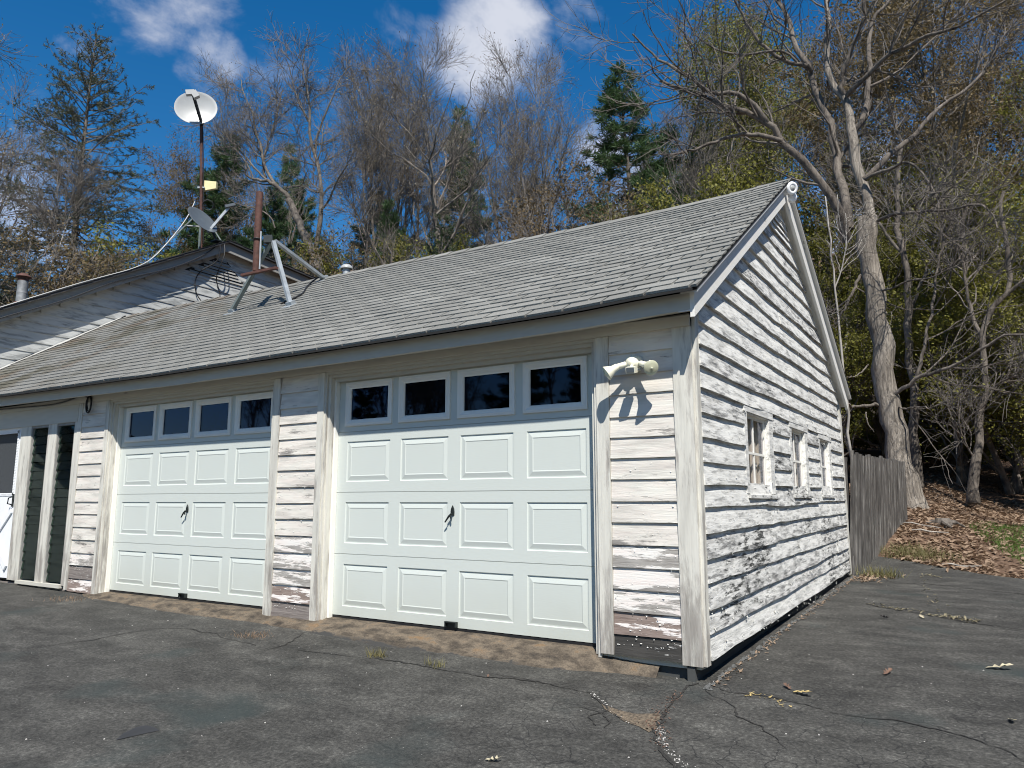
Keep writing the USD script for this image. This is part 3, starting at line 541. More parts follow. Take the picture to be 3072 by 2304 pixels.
# roof deck: front and rear slopes
def deck(dz, t):
    V_, F_ = [], []
    xs = np.linspace(XL_, XR_ - .008, 50)
    for x in xs:
        for y in (YE + .02, YR, 5.70): V_.append((x, y, float(zroof(x, y)) + dz))
        for y in (YE + .02, YR, 5.70): V_.append((x, y, float(zroof(x, y)) + dz - t))
    for i in range(49):
        b = i * 6
        for p, q in ((0, 1), (1, 2)): F_ += [[b + p, b + 6 + p, b + 6 + q], [b + p, b + 6 + q, b + q], [b + 3 + p, b + 9 + q, b + 9 + p], [b + 3 + p, b + 3 + q, b + 9 + q]]
        for p in (0, 2): F_ += [[b + p, b + 3 + p, b + 9 + p], [b + p, b + 9 + p, b + 6 + p]]
    for b in (0, 49 * 6):
        for p, q in ((0, 1), (1, 2)): F_ += [[b + p, b + q, b + q + 3], [b + p, b + q + 3, b + p + 3]]
    return np.array(V_), np.array(F_)
roof = obj('roof', deck(-.006, .022), M['felt'], G)
# rakes on the gable: soffit, board, roof edge for both slopes
def rake(name, x0, x1, top, bot, m, y0=YE + .05, y1=YR, rear=True, jag=0):
    for s in ((1, -1) if rear else (1,)):
        ya, yb = (y0, y1) if s == 1 else (2 * YR - y1, 2 * YR - y0 + .02)
        n = 14; V_ = []
        for y in np.linspace(ya, yb, n):
            z = float(zroof(.1, y))
            for x, zz in ((x0, z - bot), (x1, z - bot), (x1, z - top), (x0, z - top)): V_.append((x, y, zz))
        f = []
        for i in range(n - 1):
            for k in range(4):
                p, q = i * 4 + k, i * 4 + (k + 1) % 4; f += [[p, q + 4, q], [p, p + 4, q + 4]]
        e = (n - 1) * 4; f += [[0, 1, 2], [0, 2, 3], [e, e + 2, e + 1], [e, e + 3, e + 2]]
        obj(name, (np.array(V_), np.array(f)), M[m], G)
rake('rake_soffit', -.01, .072, .165, .185, 'trim_y', y0=-.19)
rake('rake_board', .072, .102, .028, .222, 'trim_y', y0=-.20)
rake('rake_edge', .030, XR_ - .012, .029, .0445, 'trim_y', y0=YE + .03)
# gable vent slats high under the peak
for k in range(4):
    z = 3.60 + k * .065; w = (3.96 - z) * 1.1
    MB().hexa([(.020, YR - w, z), (.020, YR + w, z), (.036, YR + w, z - .045), (.036, YR - w, z - .045)], (.005, 0, .006)).build('vent_slat', M['trim_y'], G)
# shingles
def shingles():
    r = rng_of(11); e = .1345; SL = float(np.hypot(YR - YE, 4.157 - 2.322)); n = int(SL / e) + 1; tabs = []
    for i in range(n):
        s0 = i * e; off = (i % 2) * .15 + r.normal(0, .012) + .05
        x = XR_ + .004 - off
        edges = [XR_ + .006]
        while x > XL_: edges.append(x); x -= .302 + r.normal(0, .004)
        edges.append(XL_)
        for a, b in zip(edges[1:], edges[:-1]):
            if b - a < .03: continue
            tabs.append((i, s0, a, b))
    def tab(i, s0, a, b):
        s1 = min(s0 + e * 1.5, SL); g = .009; lift = .0140 + abs(r.normal(0, .0017)); j0, j1 = r.normal(0, .0016, 2)
        v = []
        for s, up, jj in ((s0, lift, 1), (s1, .0015, 0)):
            for x, j in ((a + g, j0), (b - g, j1)):
                q = s + j * jj; t = q / SL; y = YE + (YR - YE) * t; z = float(np.interp(x, EX, EZ)) * (1 - t) + float(np.interp(x, RX, RZ)) * t
                wv = .004 * math.sin(x * 3.1 + s * 5) * math.sin(x * 1.3 - s * 2)
                for k in (0., 1.):
                    w = (up if k else -.002) + wv * k; v.append((x, y - .52 * w, z + .855 * w))
        # index: (row, side, k)
        q = lambda row, side, k: row * 4 + side * 2 + k
        f = [[q(0, 0, 1), q(0, 1, 1), q(1, 1, 1)], [q(0, 0, 1), q(1, 1, 1), q(1, 0, 1)], [q(0, 0, 0), q(0, 1, 0), q(0, 1, 1)], [q(0, 0, 0), q(0, 1, 1), q(0, 0, 1)],
             [q(0, 0, 0), q(0, 0, 1), q(1, 0, 1)], [q(0, 0, 0), q(1, 0, 1), q(1, 0, 0)], [q(0, 1, 0), q(1, 1, 0), q(1, 1, 1)], [q(0, 1, 0), q(1, 1, 1), q(0, 1, 1)]]
        return np.array(v), np.array(f)
    # the 300 tabs nearest to the drive's edge, where they show largest, are pieces of their own
    eye = np.array([1.6, -4.8, 1.])
    def size(t):
        i, s0, a, b = t; x = (a + b) / 2; q = s0 / SL; p = np.array([x, YE + (YR - YE) * q, 2.3 + 1.83 * q]); d = eye - p; L_ = np.linalg.norm(d); return (b - a) * (d @ np.array([0, -.52, .855])) / L_ ** 3 if d @ np.array([0, -.52, .855]) > 0 else (b - a) / L_ ** 3
    order = sorted(range(len(tabs)), key=lambda k: -size(tabs[k])); near = set(order[:298]); rest = MB()
    for k, t in enumerate(tabs):
        v, f = tab(*t)
        if k in near: obj('shingle', (v, f), M['shingle'], roof)
        else: rest.add(v, f)
    rest.build('shingles', M['shingle'], roof, kind='stuff')
    for x in np.arange(XR_ - .325 - .28 * 40, XR_ - .30, .28):       # ridge caps
        z = float(np.interp(x, RX, RZ)); mb = MB()
        for s in (-1, 1): mb.hexa([(x, YR, z + .014), (x + .33, YR, z + .020), (x + .33, YR + s * .12, z - .060), (x, YR + s * .12, z - .064)], (0, 0, .006))
        rest = mb; rest.build('ridge_cap', M['shingle'], roof)
shingles()

# ------------------------------------------------------------------ sectional doors
S_ = .5334
def plate_with_holes(mb, x0, x1, z0, z1, holes, y, t):
    xs = sorted({x0, x1, *[h[0] for h in holes], *[h[1] for h in holes]})
    for a, b in zip(xs[:-1], xs[1:]):
        inside = [h for h in holes if h[0] <= a + 1e-6 and h[1] >= b - 1e-6]
        if inside:
            h = inside[0]; mb.box(a, b, y, y + t, z0, h[2]); mb.box(a, b, y, y + t, h[3], z1)
        else: mb.box(a, b, y, y + t, z0, z1)
def rings(mb, rects):
    """nested rectangles (x0, x1, z0, z1, y) joined by bands, the last one closed"""
    v = [];
    for x0, x1, z0, z1, y in rects: v += [(x0, y, z0), (x1, y, z0), (x1, y, z1), (x0, y, z1)]
    f = []
    for i in range(len(rects) - 1):
        for k in range(4):
            p, q = i * 4 + k, i * 4 + (k + 1) % 4; f += [[p, q, q + 4], [p, q + 4, p + 4]]
    e = (len(rects) - 1) * 4; f += [[e, e + 1, e + 2], [e, e + 2, e + 3]]
    mb.add(v, f)
def garage_door(xl, xr, p0, pitch, pw, label, lift_x, handle_x):
    y = .13
    D = UsdGeom.Xform.Define(stage, free('/World/garage/garage_door')).GetPrim(); tag(D, label)
    for k in range(4):
        z0, z1 = k * S_ + .002 + (.012 if k == 0 else 0), (k + 1) * S_ - .002; mb = MB(); holes = []
        for i in range(4):
            a = p0 + i * pitch
            holes.append((a, a + pw, k * S_ + .092, k * S_ + .447) if k < 3 else (a - .024, a + pw + .014, k * S_ + .055, k * S_ + .442))
        plate_with_holes(mb, xl, xr, z0, z1, holes, y, .03)
        mb.box(xl, xr, y + .012, y + .03, z0 - .004, z0); mb.build('door_section', M['door'], D)
        for i, h in enumerate(holes):
            mb = MB()
            if k < 3:
                x0, x1, a, b = h; q = lambda s, yy: (x0 + s, x1 - s, a + s, b - s, y + yy)
                rings(mb, [q(0, 0), q(.005, .008), q(.014, .008), q(.048, .001), q(.051, .001), q(.056, .0035)]); mb.build('raised_panel', M['door'], D)
            else:
                x0, x1, a, b = h; q = lambda s, yy: (x0 + s, x1 - s, a + s, b - s, y + yy); R = [q(-.004, 0), q(-.004, -.014), q(.018, -.016), q(.046, -.007), q(.054, .002), q(.054, .02)]
                v = [];
                for rx0, rx1, rz0, rz1, yy in R: v += [(rx0, yy, rz0), (rx1, yy, rz0), (rx1, yy, rz1), (rx0, yy, rz1)]
                f = []
                for j in range(len(R) - 1):
                    for kk in range(4):
                        p, qq = j * 4 + kk, j * 4 + (kk + 1) % 4; f += [[p, qq, qq + 4], [p, qq + 4, p + 4]]
                obj('window_frame', (np.array(v), np.array(f)), M['vinyl'], D)
                MB().box(x0 + .050, x1 - .050, y + .010, y + .014, a + .050, b - .050).build('pane', M['pane_dark'], D)
    MB().box(xl, xr, y + .004, y + .034, -.02, .013).build('bottom_seal', M['black'], D)
    # handle: pointed plate, T lever turned down to the left
    mb = MB(); hx, hz = handle_x, .91
    out = [(0, .048), (.014, .022), (.019, -.005), (.017, -.035), (-.017, -.035), (-.019, -.005), (-.014, .022)]
    v = [(hx + a, y - .001, hz + b) for a, b in out] + [(hx + a * .8, y - .010, hz + b * .85) for a, b in out]; n = len(out); f = [[7, 7 + i, 8 + i] for i in range(1, 6)]
    for i in range(n): j = (i + 1) % n; f += [[i, i + n, j + n], [i, j + n, j]]
    mb.add(v, f); mb.tube([(hx, y - .005, hz - .028), (hx, y - .032, hz - .03)], .008, 10)
    mb.tube([(hx + .012, y - .033, hz - .018), (hx - .012, y - .035, hz - .040), (hx - .050, y - .036, hz - .088)], [.007, .0085, .006], 8); mb.tube([(hx, y - .033, hz - .030), (hx + .006, y - .033, hz - .06)], [.008, .006], 8)
    mb.build('handle', M['iron'], D)
    mb = MB(); lx = lift_x; mb.box(lx - .055, lx + .055, y - .010, y - .001, .014, .058); mb.box(lx - .055, lx + .055, y - .034, y - .010, .052, .060); mb.box(lx - .055, lx - .046, y - .032, y - .010, .020, .052); mb.box(lx + .046, lx + .055, y - .032, y - .010, .020, .052)
    mb.build('lift_handle', M['iron'], D)
garage_door(-3.352, -.75, -3.240, .6275, .506, 'nearer white garage door, sunlit below a shaded row of four dark windows', -2.045, -2.053)
garage_door(-6.832, -4.15, -6.723, .6475, .533, 'farther white garage door, partly behind the middle pier', -5.47, -5.507)
MB().box(-11.4, -.12, 1.9, 1.94, .0, 2.1).build('inner_partition', M['dark_inside'], G)

# gable windows and their curtains
for wi, (y0, y1, z0, z1) in enumerate(holes):
    Wd = MB(); tl, tr = (y0 - .085, y1 + .13)
    Wd.box(-.02, .024, tl, y0, z0 - .012, z1 + .004); Wd.box(-.02, .020, y0, y1, z1 - .004, z1 + .004)
    w = Wd.build('window', M['gable'], G); tag(w, ['front gable window', 'middle gable window', 'rear gable window'][wi] + ' with pale curtains drawn')
    MB().box(-.02, .030, tl - .004, tr + .004, z1 + .004, z1 + .075).build('head_casing', M['gable'], w)
    MB().hexa([(-.03, tl + .02, z0 - .013), (-.03, tr - .02, z0 - .013), (.045, tr - .02, z0 - .024), (.045, tl + .02, z0 - .024)], (0, 0, -.026)).build('sill', M['gable_dark'], w)
    MB().box(-.02, .024, y1, tr, z0 - .012, z1 + .004).build('side_casing', M['gable'], w)
    mb = MB(); x0, x1 = -.034, -.012
    for a, b, c, d in ((y0, y0 + .045, z0, z1), (y1 - .045, y1, z0, z1), (y0 + .045, y1 - .045, z0, z0 + .04), (y0 + .045, y1 - .045, z1 - .03, z1)): mb.box(x0, x1, a, b, c, d)
    mb.build('sash', M['vinyl'], w)
    ym, zm = (y0 + y1) / 2 - .02, (z0 + z1) / 2
    MB().box(-.031, -.014, y0 + .045, y1 - .045, zm - .010, zm + .010).build('muntin', M['vinyl'], w); MB().box(-.030, -.016, ym - .010, ym + .010, z0 + .04, zm - .011).build('muntin', M['vinyl'], w); MB().box(-.030, -.016, ym - .010, ym + .010, zm + .011, z1 - .03).build('muntin', M['vinyl'], w)
    for a, b, c, d in ((y0 + .045, ym, z0 + .04, zm), (ym, y1 - .045, z0 + .04, zm), (y0 + .045, ym, zm, z1 - .03), (ym, y1 - .045, zm, z1 - .03)): MB().box(-.025, -.022, a + .001, b - .001, c + .001, d - .001).build('pane', M['pane'], w)
    C = thing('curtains', ['cream curtain pair with a dark gap hanging in the front gable window', 'cream curtain pair hanging in the middle gable window', 'cream curtain pair hanging in the rear gable window'][wi], 'curtains')
    gap = [(.10, .30), (.30, .36), (.40, .42)][wi]
    for s0, s1 in ((0, gap[0]), (gap[1], 1.0)):
        A = np.linspace(y0 + (y1 - y0) * s0 - (.02 if s0 == 0 else 0), y0 + (y1 - y0) * s1 + (.0 if s0 == 0 else .25), 40); V_, F_ = [], []
        for i, a in enumerate(A):
            for j, z in enumerate(np.linspace(z0 - .05, z1 + .03, 6)):
                fl = .020 * math.sin(a * 70 + wi) * (.4 + .6 * (1 - j / 5)) + .01 * math.sin(a * 31); V_.append((-.075 + fl, a, z))
        for i in range(39):
            for j in range(5): p = i * 6 + j; F_ += [[p, p + 6, p + 7], [p, p + 7, p + 1]]
        obj('curtain_panel', (np.array(V_), np.array(F_)), M['curtain'], C, smooth=True)

# curls of loose paint standing off the boards
def flakes(name, n, seed, spot):
    r = rng_of(seed); v, f = [], []
    for k in range(n):
        p, nn, ax, s = spot(r); p, nn, ax = map(np.array, (p, nn, ax)); up = np.array([0, 0, 1.]); a = ax * s * r.uniform(.6, 1.5); d = -up * s * r.uniform(.5, 1.3); o = nn * s * r.uniform(.15, .7); q = len(v)
        v += [p - a, p + a, p + a * r.uniform(.3, .9) + d * .6 + o * .35, p - a * r.uniform(.3, .9) + d * .6 + o * .35, p + a * r.uniform(0, .6) + d + o, p - a * r.uniform(0, .6) + d + o]
        f += [[q, q + 1, q + 2], [q, q + 2, q + 3], [q + 3, q + 2, q + 4], [q + 3, q + 4, q + 5]]
    obj(name, (np.array(v), np.array(f)), M['flake'], G, kind='stuff')
flakes('paint_flakes', 420, 171, lambda r: ((.027 + .004 * r.random(), r.uniform(.12, 5.3), .02 + 3.2 * r.random() ** 1.8 * (1 if r.random() < .4 else .5)), (1., 0, 0), (0, 1., 0), r.uniform(.004, .016)))
def pier_spot(r):
    x0, x1, zs = piers[r.integers(0, 3)]; return ((r.uniform(x0 + .01, x1 - .01), .0055, .05 + 1.2 * r.random() ** 1.7), (0, -1., 0), (1., 0, 0), r.uniform(.0025, .007))
flakes('paint_flakes', 260, 172, pier_spot)
# left bay: two tall louvre windows and the entry door
trim('bay_post', -8.235, -8.04, .004, .07, .02, 1.93); trim('bay_post', -8.92, -8.66, .004, .07, .02, 1.93); trim('bay_post', -7.625, -7.564, .004, .07, .02, 1.93)
trim('bay_head', -9.95, -7.564, -.004, .07, 1.93, 2.142, 'trim_x'); trim('bay_sill', -8.66, -7.625, -.02, .08, -.01, .03, 'trim_x'); trim('bay_base', -9.95, -7.56, .03, .1, -.12, -.012, 'siding_bare')
for a, b in ((-8.04, -7.625), (-8.66, -8.235)):
    w = obj('louver_window', (lambda m: m.get())((lambda m: (m.box(a, a + .022, .01, .10, .032, 1.93), m.box(b - .022, b, .01, .10, .032, 1.93), m.box(a + .022, b - .022, .01, .10, 1.90, 1.93), m)[-1])(MB())), M['frame_dark'], G, label='right-hand tall louvre window' if b > -8 else 'left-hand tall louvre window')
    n = 17
    for k in range(n):
        z = .05 + (1.86 / n) * k
        MB().hexa([(a + .023, .026, z), (b - .023, .026, z), (b - .023, .044, z + 1.86 / n + .004), (a + .023, .044, z + 1.86 / n + .004)], (0, .004, 0)).build('glass_slat', M['louver'], w)
    MB().box(a + .10, a + .125, .10, .12, .03, 1.9).build('inner_bar', M['galv_dull'], w)
trim('porch_back_wall', -9.95, -7.56, .175, .20, -.1, 2.1, 'porch_grey')
ED = UsdGeom.Xform.Define(stage, free('/World/garage/entry_door')).GetPrim(); tag(ED, 'white entry door with a scalloped screen window, cut by the picture edge')
mb = MB(); plate_with_holes(mb, -9.90, -8.925, .035, 2.05, [(-9.75, -9.0, 1.06, 1.90)], .02, .035); mb.build('door_leaf', M['bright_white'], ED)
MB().box(-9.76, -8.99, .046, .050, 1.05, 1.91).build('screen', M['lace'], ED)
mb = MB()
for i in range(24): z = 1.08 + i * .035; mb.lathe([(0, 0), (.020, 0), (.020, .004), (0, .004)], 10, (-9.004, .017, z), (0, -1, 0))
for i in range(24): x = -9.74 + i * .032; mb.lathe([(0, 0), (.020, 0), (.020, .004), (0, .004)], 10, (x, .017, 1.88), (0, -1, 0)); mb.lathe([(0, 0), (.020, 0), (.020, .004), (0, .004)], 10, (x, .017, 1.075), (0, -1, 0))
mb.build('scalloped_trim', M['bright_white'], ED)
mb = MB(); mb.bar((-9.80, .008, .16), (-8.99, .008, .88), .08, .02, up=(0, -1, 0)); mb.build('cross_brace', M['bright_white'], ED); mb = MB(); mb.bar((-9.80, .004, .88), (-8.99, .004, .16), .08, .02, up=(0, -1, 0)); mb.build('cross_brace', M['bright_white'], ED)
mb = MB(); mb.tube([(-8.98, .018, 1.05), (-8.98, -.04, 1.03), (-8.985, -.045, .96), (-8.98, .018, .94)], .008, 8); mb.box(-9.0, -8.962, .010, .019, .92, 1.08); mb.build('handle', M['iron'], ED)
mb = MB(); mb.tube([(-9.5, .012, 2.02), (-9.0, .012, 2.0)], .006, 6); mb.build('hinge_strap', M['iron'], ED)

# ------------------------------------------------------------------ house behind
H = thing('house', 'taller white clapboard house behind the garage, its shaded gable under a dark roof', 'house')
HX, PK = -11.5, (4.63, 6.25)
hz = lambda y: np.where(np.asarray(y) < PK[0], PK[1] + .575 * (np.asarray(y) - PK[0]), PK[1] - .085 * (np.asarray(y) - PK[0]))
mb = MB(); mb.hexa([(HX - .02, -3., -.1), (HX - .02, 11., -.1), (HX - .02, 11., float(hz(11.)) - .12), (HX - .02, PK[0], PK[1] - .12)], (-.12, 0, 0)); mb.hexa([(HX - .02, -3., -.1), (HX - .02, PK[0], PK[1] - .12), (HX - .02, -3., float(hz(-3.)) - .12), (HX - .02, -3.01, .5)], (-.12, 0, 0))
mb.box(-17.4, HX - .14, -3., -2.9, -.1, 1.7); mb.box(-17.4, HX - .14, 10.9, 11., -.1, 5.6); mb.box(-17.5, -17.4, -3, 11, -.1, 1.75)
mb.build('wall', M['house_siding'], H)
r = rng_of(21); z = 2.05
while z < 6.0:
    lo = PK[0] + (z + .26 - PK[1]) / .575; hi = PK[0] + (PK[1] - z - .24) / .085
    lo = max(lo, -3.); hi = min(hi, 10.8)
    if hi - lo > .3:
        for a, b in ((lo, (lo + hi) / 2 + r.uniform(-1, 1)), (None, hi)):
            if a is None: a = last
            last = b
            obj('clapboard', board('y', a + .001, b - .001, lambda q, z=z: z + .004 * math.sin(q * 2), .184, HX, .016, .002, r, 6, .002, .001), M['house_siding'], H)
    z += .168
mb = MB()
ya, yb = -3.4, 11.4
Rv = [(ya, float(hz(ya))), PK, (yb, float(hz(yb)))]
hroof = None
for (y0, z0), (y1, z1) in zip(Rv[:-1], Rv[1:]): mb.hexa([(-17.8, y0, z0), (HX + .25, y0, z0), (HX + .25, y1, z1), (-17.8, y1, z1)], (0, 0, .035))
hroof = mb.build('roof', M['dark_shingle'], H)
for i, ((y0, z0), (y1, z1)) in enumerate(zip(Rv[:-1], Rv[1:])):
    MB().hexa([(HX + .15, y0, z0 - .19), (HX + .15, y1, z1 - .19), (HX + .15, y1, z1 - .004), (HX + .15, y0, z0 - .004)], (.028, 0, 0)).build('rake_board', M['rake_grey'], H)
    MB().hexa([(HX - .01, y0, z0 - .15), (HX + .15, y0, z0 - .15), (HX + .15, y1, z1 - .15), (HX - .01, y1, z1 - .15)], (0, 0, .02)).build('rake_soffit', M['rake_grey'], H)
    n = 24 if i == 0 else 20
    for k in range(n):                                   # course ends of the dark roof along the rake
        t0, t1 = k / n, (k + 1) / n; P = lambda t: (y0 + (y1 - y0) * t, z0 + (z1 - z0) * t + .036)
        a, b = P(t0), P(t1); MB().hexa([(-17.8, a[0], a[1] + (.012 if i == 0 else .0)), (HX + .26, a[0], a[1] + (.012 if i == 0 else .0)), (HX + .26, b[0], b[1] + (0 if i == 0 else .012)), (-17.8, b[0], b[1] + (0 if i == 0 else .012))], (0, 0, .004)).build('shingle_course', M['dark_shingle'], hroof)
for k in range(7):                                       # triangular louvre under the peak
    zz = 5.52 + k * .065; lo = PK[0] + .02 + (zz - 5.98) / .575 * .9; hi = PK[0] + .05 + (5.98 - zz) * 1.15
    if hi - lo > .05: MB().hexa([(HX + .012, lo, zz), (HX + .012, hi, zz), (HX + .030, hi, zz - .045), (HX + .030, lo, zz - .045)], (.004, 0, .004)).build('vent_slat', M['rake_grey'], H)
MB().hexa([(HX + .004, PK[0] - .85, 5.47), (HX + .004, PK[0] + .66, 5.47), (HX + .004, PK[0] + .06, 5.99), (HX + .004, PK[0] - .01, 5.99)], (.006, 0, 0)).build('vent_backing', M['felt'], H)
# flashing where the garage roof meets the house wall
FL = [(HX + .035, y, float(zroof(HX, y)) + .025 + .012 * math.sin(7 * y)) for y in np.linspace(-.2, 2.7, 30)]
MB().tube(FL, .012, 5).build('flashing', M['felt'], H)
for a, b in zip(np.linspace(-.2, 2.6, 9)[:-1], np.linspace(-.2, 2.6, 9)[1:]):
    wv = .10 + .04 * math.sin(a * 5); MB().hexa([(HX + .03, a, float(zroof(HX, a)) + .034), (HX + wv, a + .01, float(zroof(HX + wv, a)) + .030), (HX + wv + .03, b, float(zroof(HX + wv, b)) + .026), (HX + .03, b, float(zroof(HX, b)) + .030)], (0, 0, .006)).build('flashing_sheet', M['pale_flash'], H)

def cable(name, pts, rad, m, label, cat='cable', n=6, parent='/World', smooth_n=None):
    P = np.array(pts, float); s = np.concatenate([[0], np.cumsum(np.linalg.norm(np.diff(P, axis=0), axis=1))])
    if len(P) > 2:
        from scipy.interpolate import CubicSpline
        t = np.linspace(0, s[-1], smooth_n or len(P) * 6); P = np.stack([CubicSpline(s, P[:, i])(t) for i in range(3)], -1)
    mb = MB().tube(P, rad, n)
    return mb.build(name, M[m], parent, label=label, cat=cat) if label else mb.build(name, M[m], parent)
rk = lambda y, up=0., x=HX + .21: (x, y, float(hz(y)) + up)
cable('cable', [rk(-1.4, .062), rk(.4, .056), rk(1.2, .07), rk(2.2, .062), rk(2.75, .060), (HX + .1, 3.1, 5.52), (HX - .1, 3.5, 5.98), (HX - .3, 3.9, 6.5), (-11.95, 4.25, 7.15)], .007, 'cable_white', 'pale cable rising from the house rake to the dish mast')
cable('cable', [rk(-1.4, -.17), rk(.0, -.15), rk(.7, -.12), rk(1.5, -.15), rk(2.4, -.10), rk(3.2, -.16), rk(4.1, -.10), rk(4.4, .02)], .010, 'black', 'black cable sagging along the house rake board')
cable('cable', [rk(4.42, .05), (HX + .29, 4.40, 5.98), (HX + .26, 4.34, 5.75), (HX + .10, 4.12, 5.52), (HX + .06, 4.05, 5.15), (HX + .06, 4.22, 4.92), (HX + .06, 4.38, 4.86)], .011, 'black', 'looping black cable hanging from the house gable peak')
cable('cable', [rk(4.50, .05), (HX + .29, 4.50, 5.95), (HX + .24, 4.46, 5.7), (HX + .06, 4.52, 5.42), (HX + .06, 4.62, 5.15), (HX + .06, 4.48, 4.92), (HX + .06, 4.36, 4.88)], .010, 'black', 'shorter black cable beside the loop below the house gable peak')
mb = MB(); r = rng_of(31)
for k in range(5):
    a = np.array([HX + .07, 4.36 + r.normal(0, .05), 4.90]); mb.tube([a, a + (0.03, r.normal(0, .1), -.12), a + (.02, .05 + r.normal(0, .15), -.22), a + (.03, .08 + r.normal(0, .16), -.42)], .005, 5)
mb.torus((HX + .07, 4.36, 4.90), (1, 0, .3), .05, .008, 16, 6)
mb.build('loose_wires', M['pink_wire'], label='frayed reddish loose wires dangling low on the house gable', cat='wires')
# stove pipe
P = thing('flue_pipe', 'short galvanised flue pipe with a rusty cap on the house roof', 'flue', loc=(-12.5, 1.41, 4.36))
MB().lathe([(.10, -.1), (.105, .02), (.105, .05), (.084, .055), (.084, .22), (.088, .225), (.088, .245), (.084, .25), (.084, .47)], 20).build('pipe', M['flue'], P, True)
MB().lathe([(.112, .0), (.118, .03), (.112, .06), (.086, .064)], 20).build('collar', M['rust'], P, True); MB().lathe([(.0, .60), (.06, .585), (.125, .53), (.125, .515), (.09, .52), (.085, .45)], 20).build('cap', M['rust'], P, True)

# ------------------------------------------------------------------ empty antenna tripod on the garage roof
T = thing('antenna_tripod', 'galvanised tripod on the garage roof holding a bare rusty pipe', 'tripod')
def on_roof(x, y): return np.array([x, y, float(zroof(x, y))])
feet = [on_roof(-7.09, 1.70) + (0, 0, .03), on_roof(-5.68, 1.50) + (0, 0, .03), on_roof(-6.30, 2.62) + (0, 0, .03)]
top = np.array([-6.22, 1.62, 4.43])
for i, (ft, m) in enumerate(zip(feet, ('galv_dull', 'galv', 'galv'))):
    MB().bar(ft, top + (np.array(ft) - top) * .04, .052, .040).build('leg', M[m], T)
    d = np.array([0, 1, .615]); d /= np.linalg.norm(d); mb = MB(); mb.bar(ft - d * .10 - (0, 0, .025), ft + d * .08 - (0, 0, .025), .17, .012, up=(0, -.52, .855)); mb.bar(ft - d * .03, ft + d * .05, .10, .05, up=(0, -.52, .855)); mb.build('foot_plate', M['galv'], T)
MB().tube([(-6.37, 1.5, 3.985), (-6.385, 1.5, 5.08)], .047, 18).build('pipe', M['rust'], T, True)
MB().tube([(-6.30, 1.5, 4.0), (-6.31, 1.5, 4.52)], .012, 6).build('side_rod', M['galv'], T)
MB().bar((-6.60, 1.46, 3.955), (-5.98, 1.52, 3.97), .05, .03).build('cross_bar', M['rust'], T)
mb = MB(); mb.torus((-6.375, 1.5, 4.42), (0, 0, 1), .056, .009, 20, 6); mb.bar((-6.30, 1.54, 4.42), top, .07, .10); mb.build('clamp', M['iron'], T)
cable('cable', [feet[2] + (-.02, -.05, .02), on_roof(-6.1, 2.1) + (0, 0, .02), on_roof(-5.9, 1.75) + (0, 0, .03), on_roof(-6.0, 1.62) + (0, 0, .02)], .012, 'black', 'black cable lying between the tripod feet on the shingles')

V_C = thing('vent_cap', 'small pale vent cap on the garage ridge beside the tripod', 'vent cap')
z_ = float(zroof(-6.05, 2.70)); MB().lathe([(.055, -.03), (.05, .10)], 16, (-5.95, 2.72, z_)).build('collar', M['galv'], V_C, True); MB().lathe([(.085, .085), (.085, .115), (.05, .145), (0, .15)], 16, (-5.95, 2.72, z_)).build('cap', M['dish_white'], V_C, True)
# ------------------------------------------------------------------ dish mast
A_ = thing('antenna_mast', 'tall rusty mast with a white dish standing on the house ridge', 'mast')
b0, b1 = np.array([-12., 4.50, 6.22]), np.array([-12., 4.31, 8.95])
MB().tube([b0, b1], .030, 12).build('pole', M['rust'], A_, True)
def dish(c, n, up, rx, ry, depth, m, parent, name='reflector'):
    n = np.asarray(n, float); n /= np.linalg.norm(n); u = np.asarray(up, float); u -= n * (u @ n); u /= np.linalg.norm(u); w = np.cross(u, n)
    R, K = 7, 40; v, f = [], []
    for side, o in ((0, 0), (1, -.012)):
        for i in range(R + 1):
            q = i / R
            for k in range(K):
                a = 2 * math.pi * k / K; v.append(np.asarray(c) + w * rx * q * math.cos(a) + u * ry * q * math.sin(a) + n * (depth * q * q - depth + o))
    N = (R + 1) * K
    for s in (0, 1):
        for i in range(R):
            for k in range(K):
                p, q, rr, t = s * N + i * K + k, s * N + i * K + (k + 1) % K, s * N + (i + 1) * K + (k + 1) % K, s * N + (i + 1) * K + k
                f += [[p, rr, q], [p, t, rr]] if s else [[p, q, rr], [p, rr, t]]
    for k in range(K): p, q = R * K + k, R * K + (k + 1) % K; f += [[p, q, N + q], [p, N + q, N + p]]
    obj(name, (np.array(v), np.array(f)), M[m], parent, True)
    return np.asarray(c), n, u, w
dc = np.array([-12.0, 4.16, 9.22]); c, n, u, w = dish(dc, (.80, -.60, .06), (-.36, -.20, .9), .43, .37, .06, 'dish_white', A_)
bt = c - u * .36 + n * .0
lnb = c + n * .40 + u * .10 - w * .02
mb = MB(); mb.bar(bt - n * .05, lnb - u * .02, .045, .055); mb.build('feed_arm', M['black'], A_)
mb = MB(); mb.bar(lnb - w * .13 + u * .02, lnb + w * .04 + u * .0, .10, .10); mb.bar(lnb + u * .02 + w * .02, lnb - u * .12 + w * .05, .11, .12); mb.build('receiver', M['dish_white'], A_)
mb = MB(); mb.bar(bt - n * .06, b1 + (0, 0, -.06), .06, .05); mb.tube([c - n * .07 - u * .1, b1 + (0, 0, .04), b1 + (0, 0, -.1)], .03, 8); mb.build('mount_bracket', M['iron'], A_)
q = b0 + (b1 - b0) * .50
mb = MB(); mb.hexa([q + (.0, .04, -.115), q + (.26, .17, -.075), q + (.26, .17, .075), q + (.0, .04, .115)], (-.03, .06, 0)); mb.build('panel_antenna', M['yellow'], A_); MB().bar(q + (-.06, -.04, -.06), q + (.06, .05, -.06), .03).build('panel_bracket', M['galv'], A_)
q = b0 + (b1 - b0) * .335
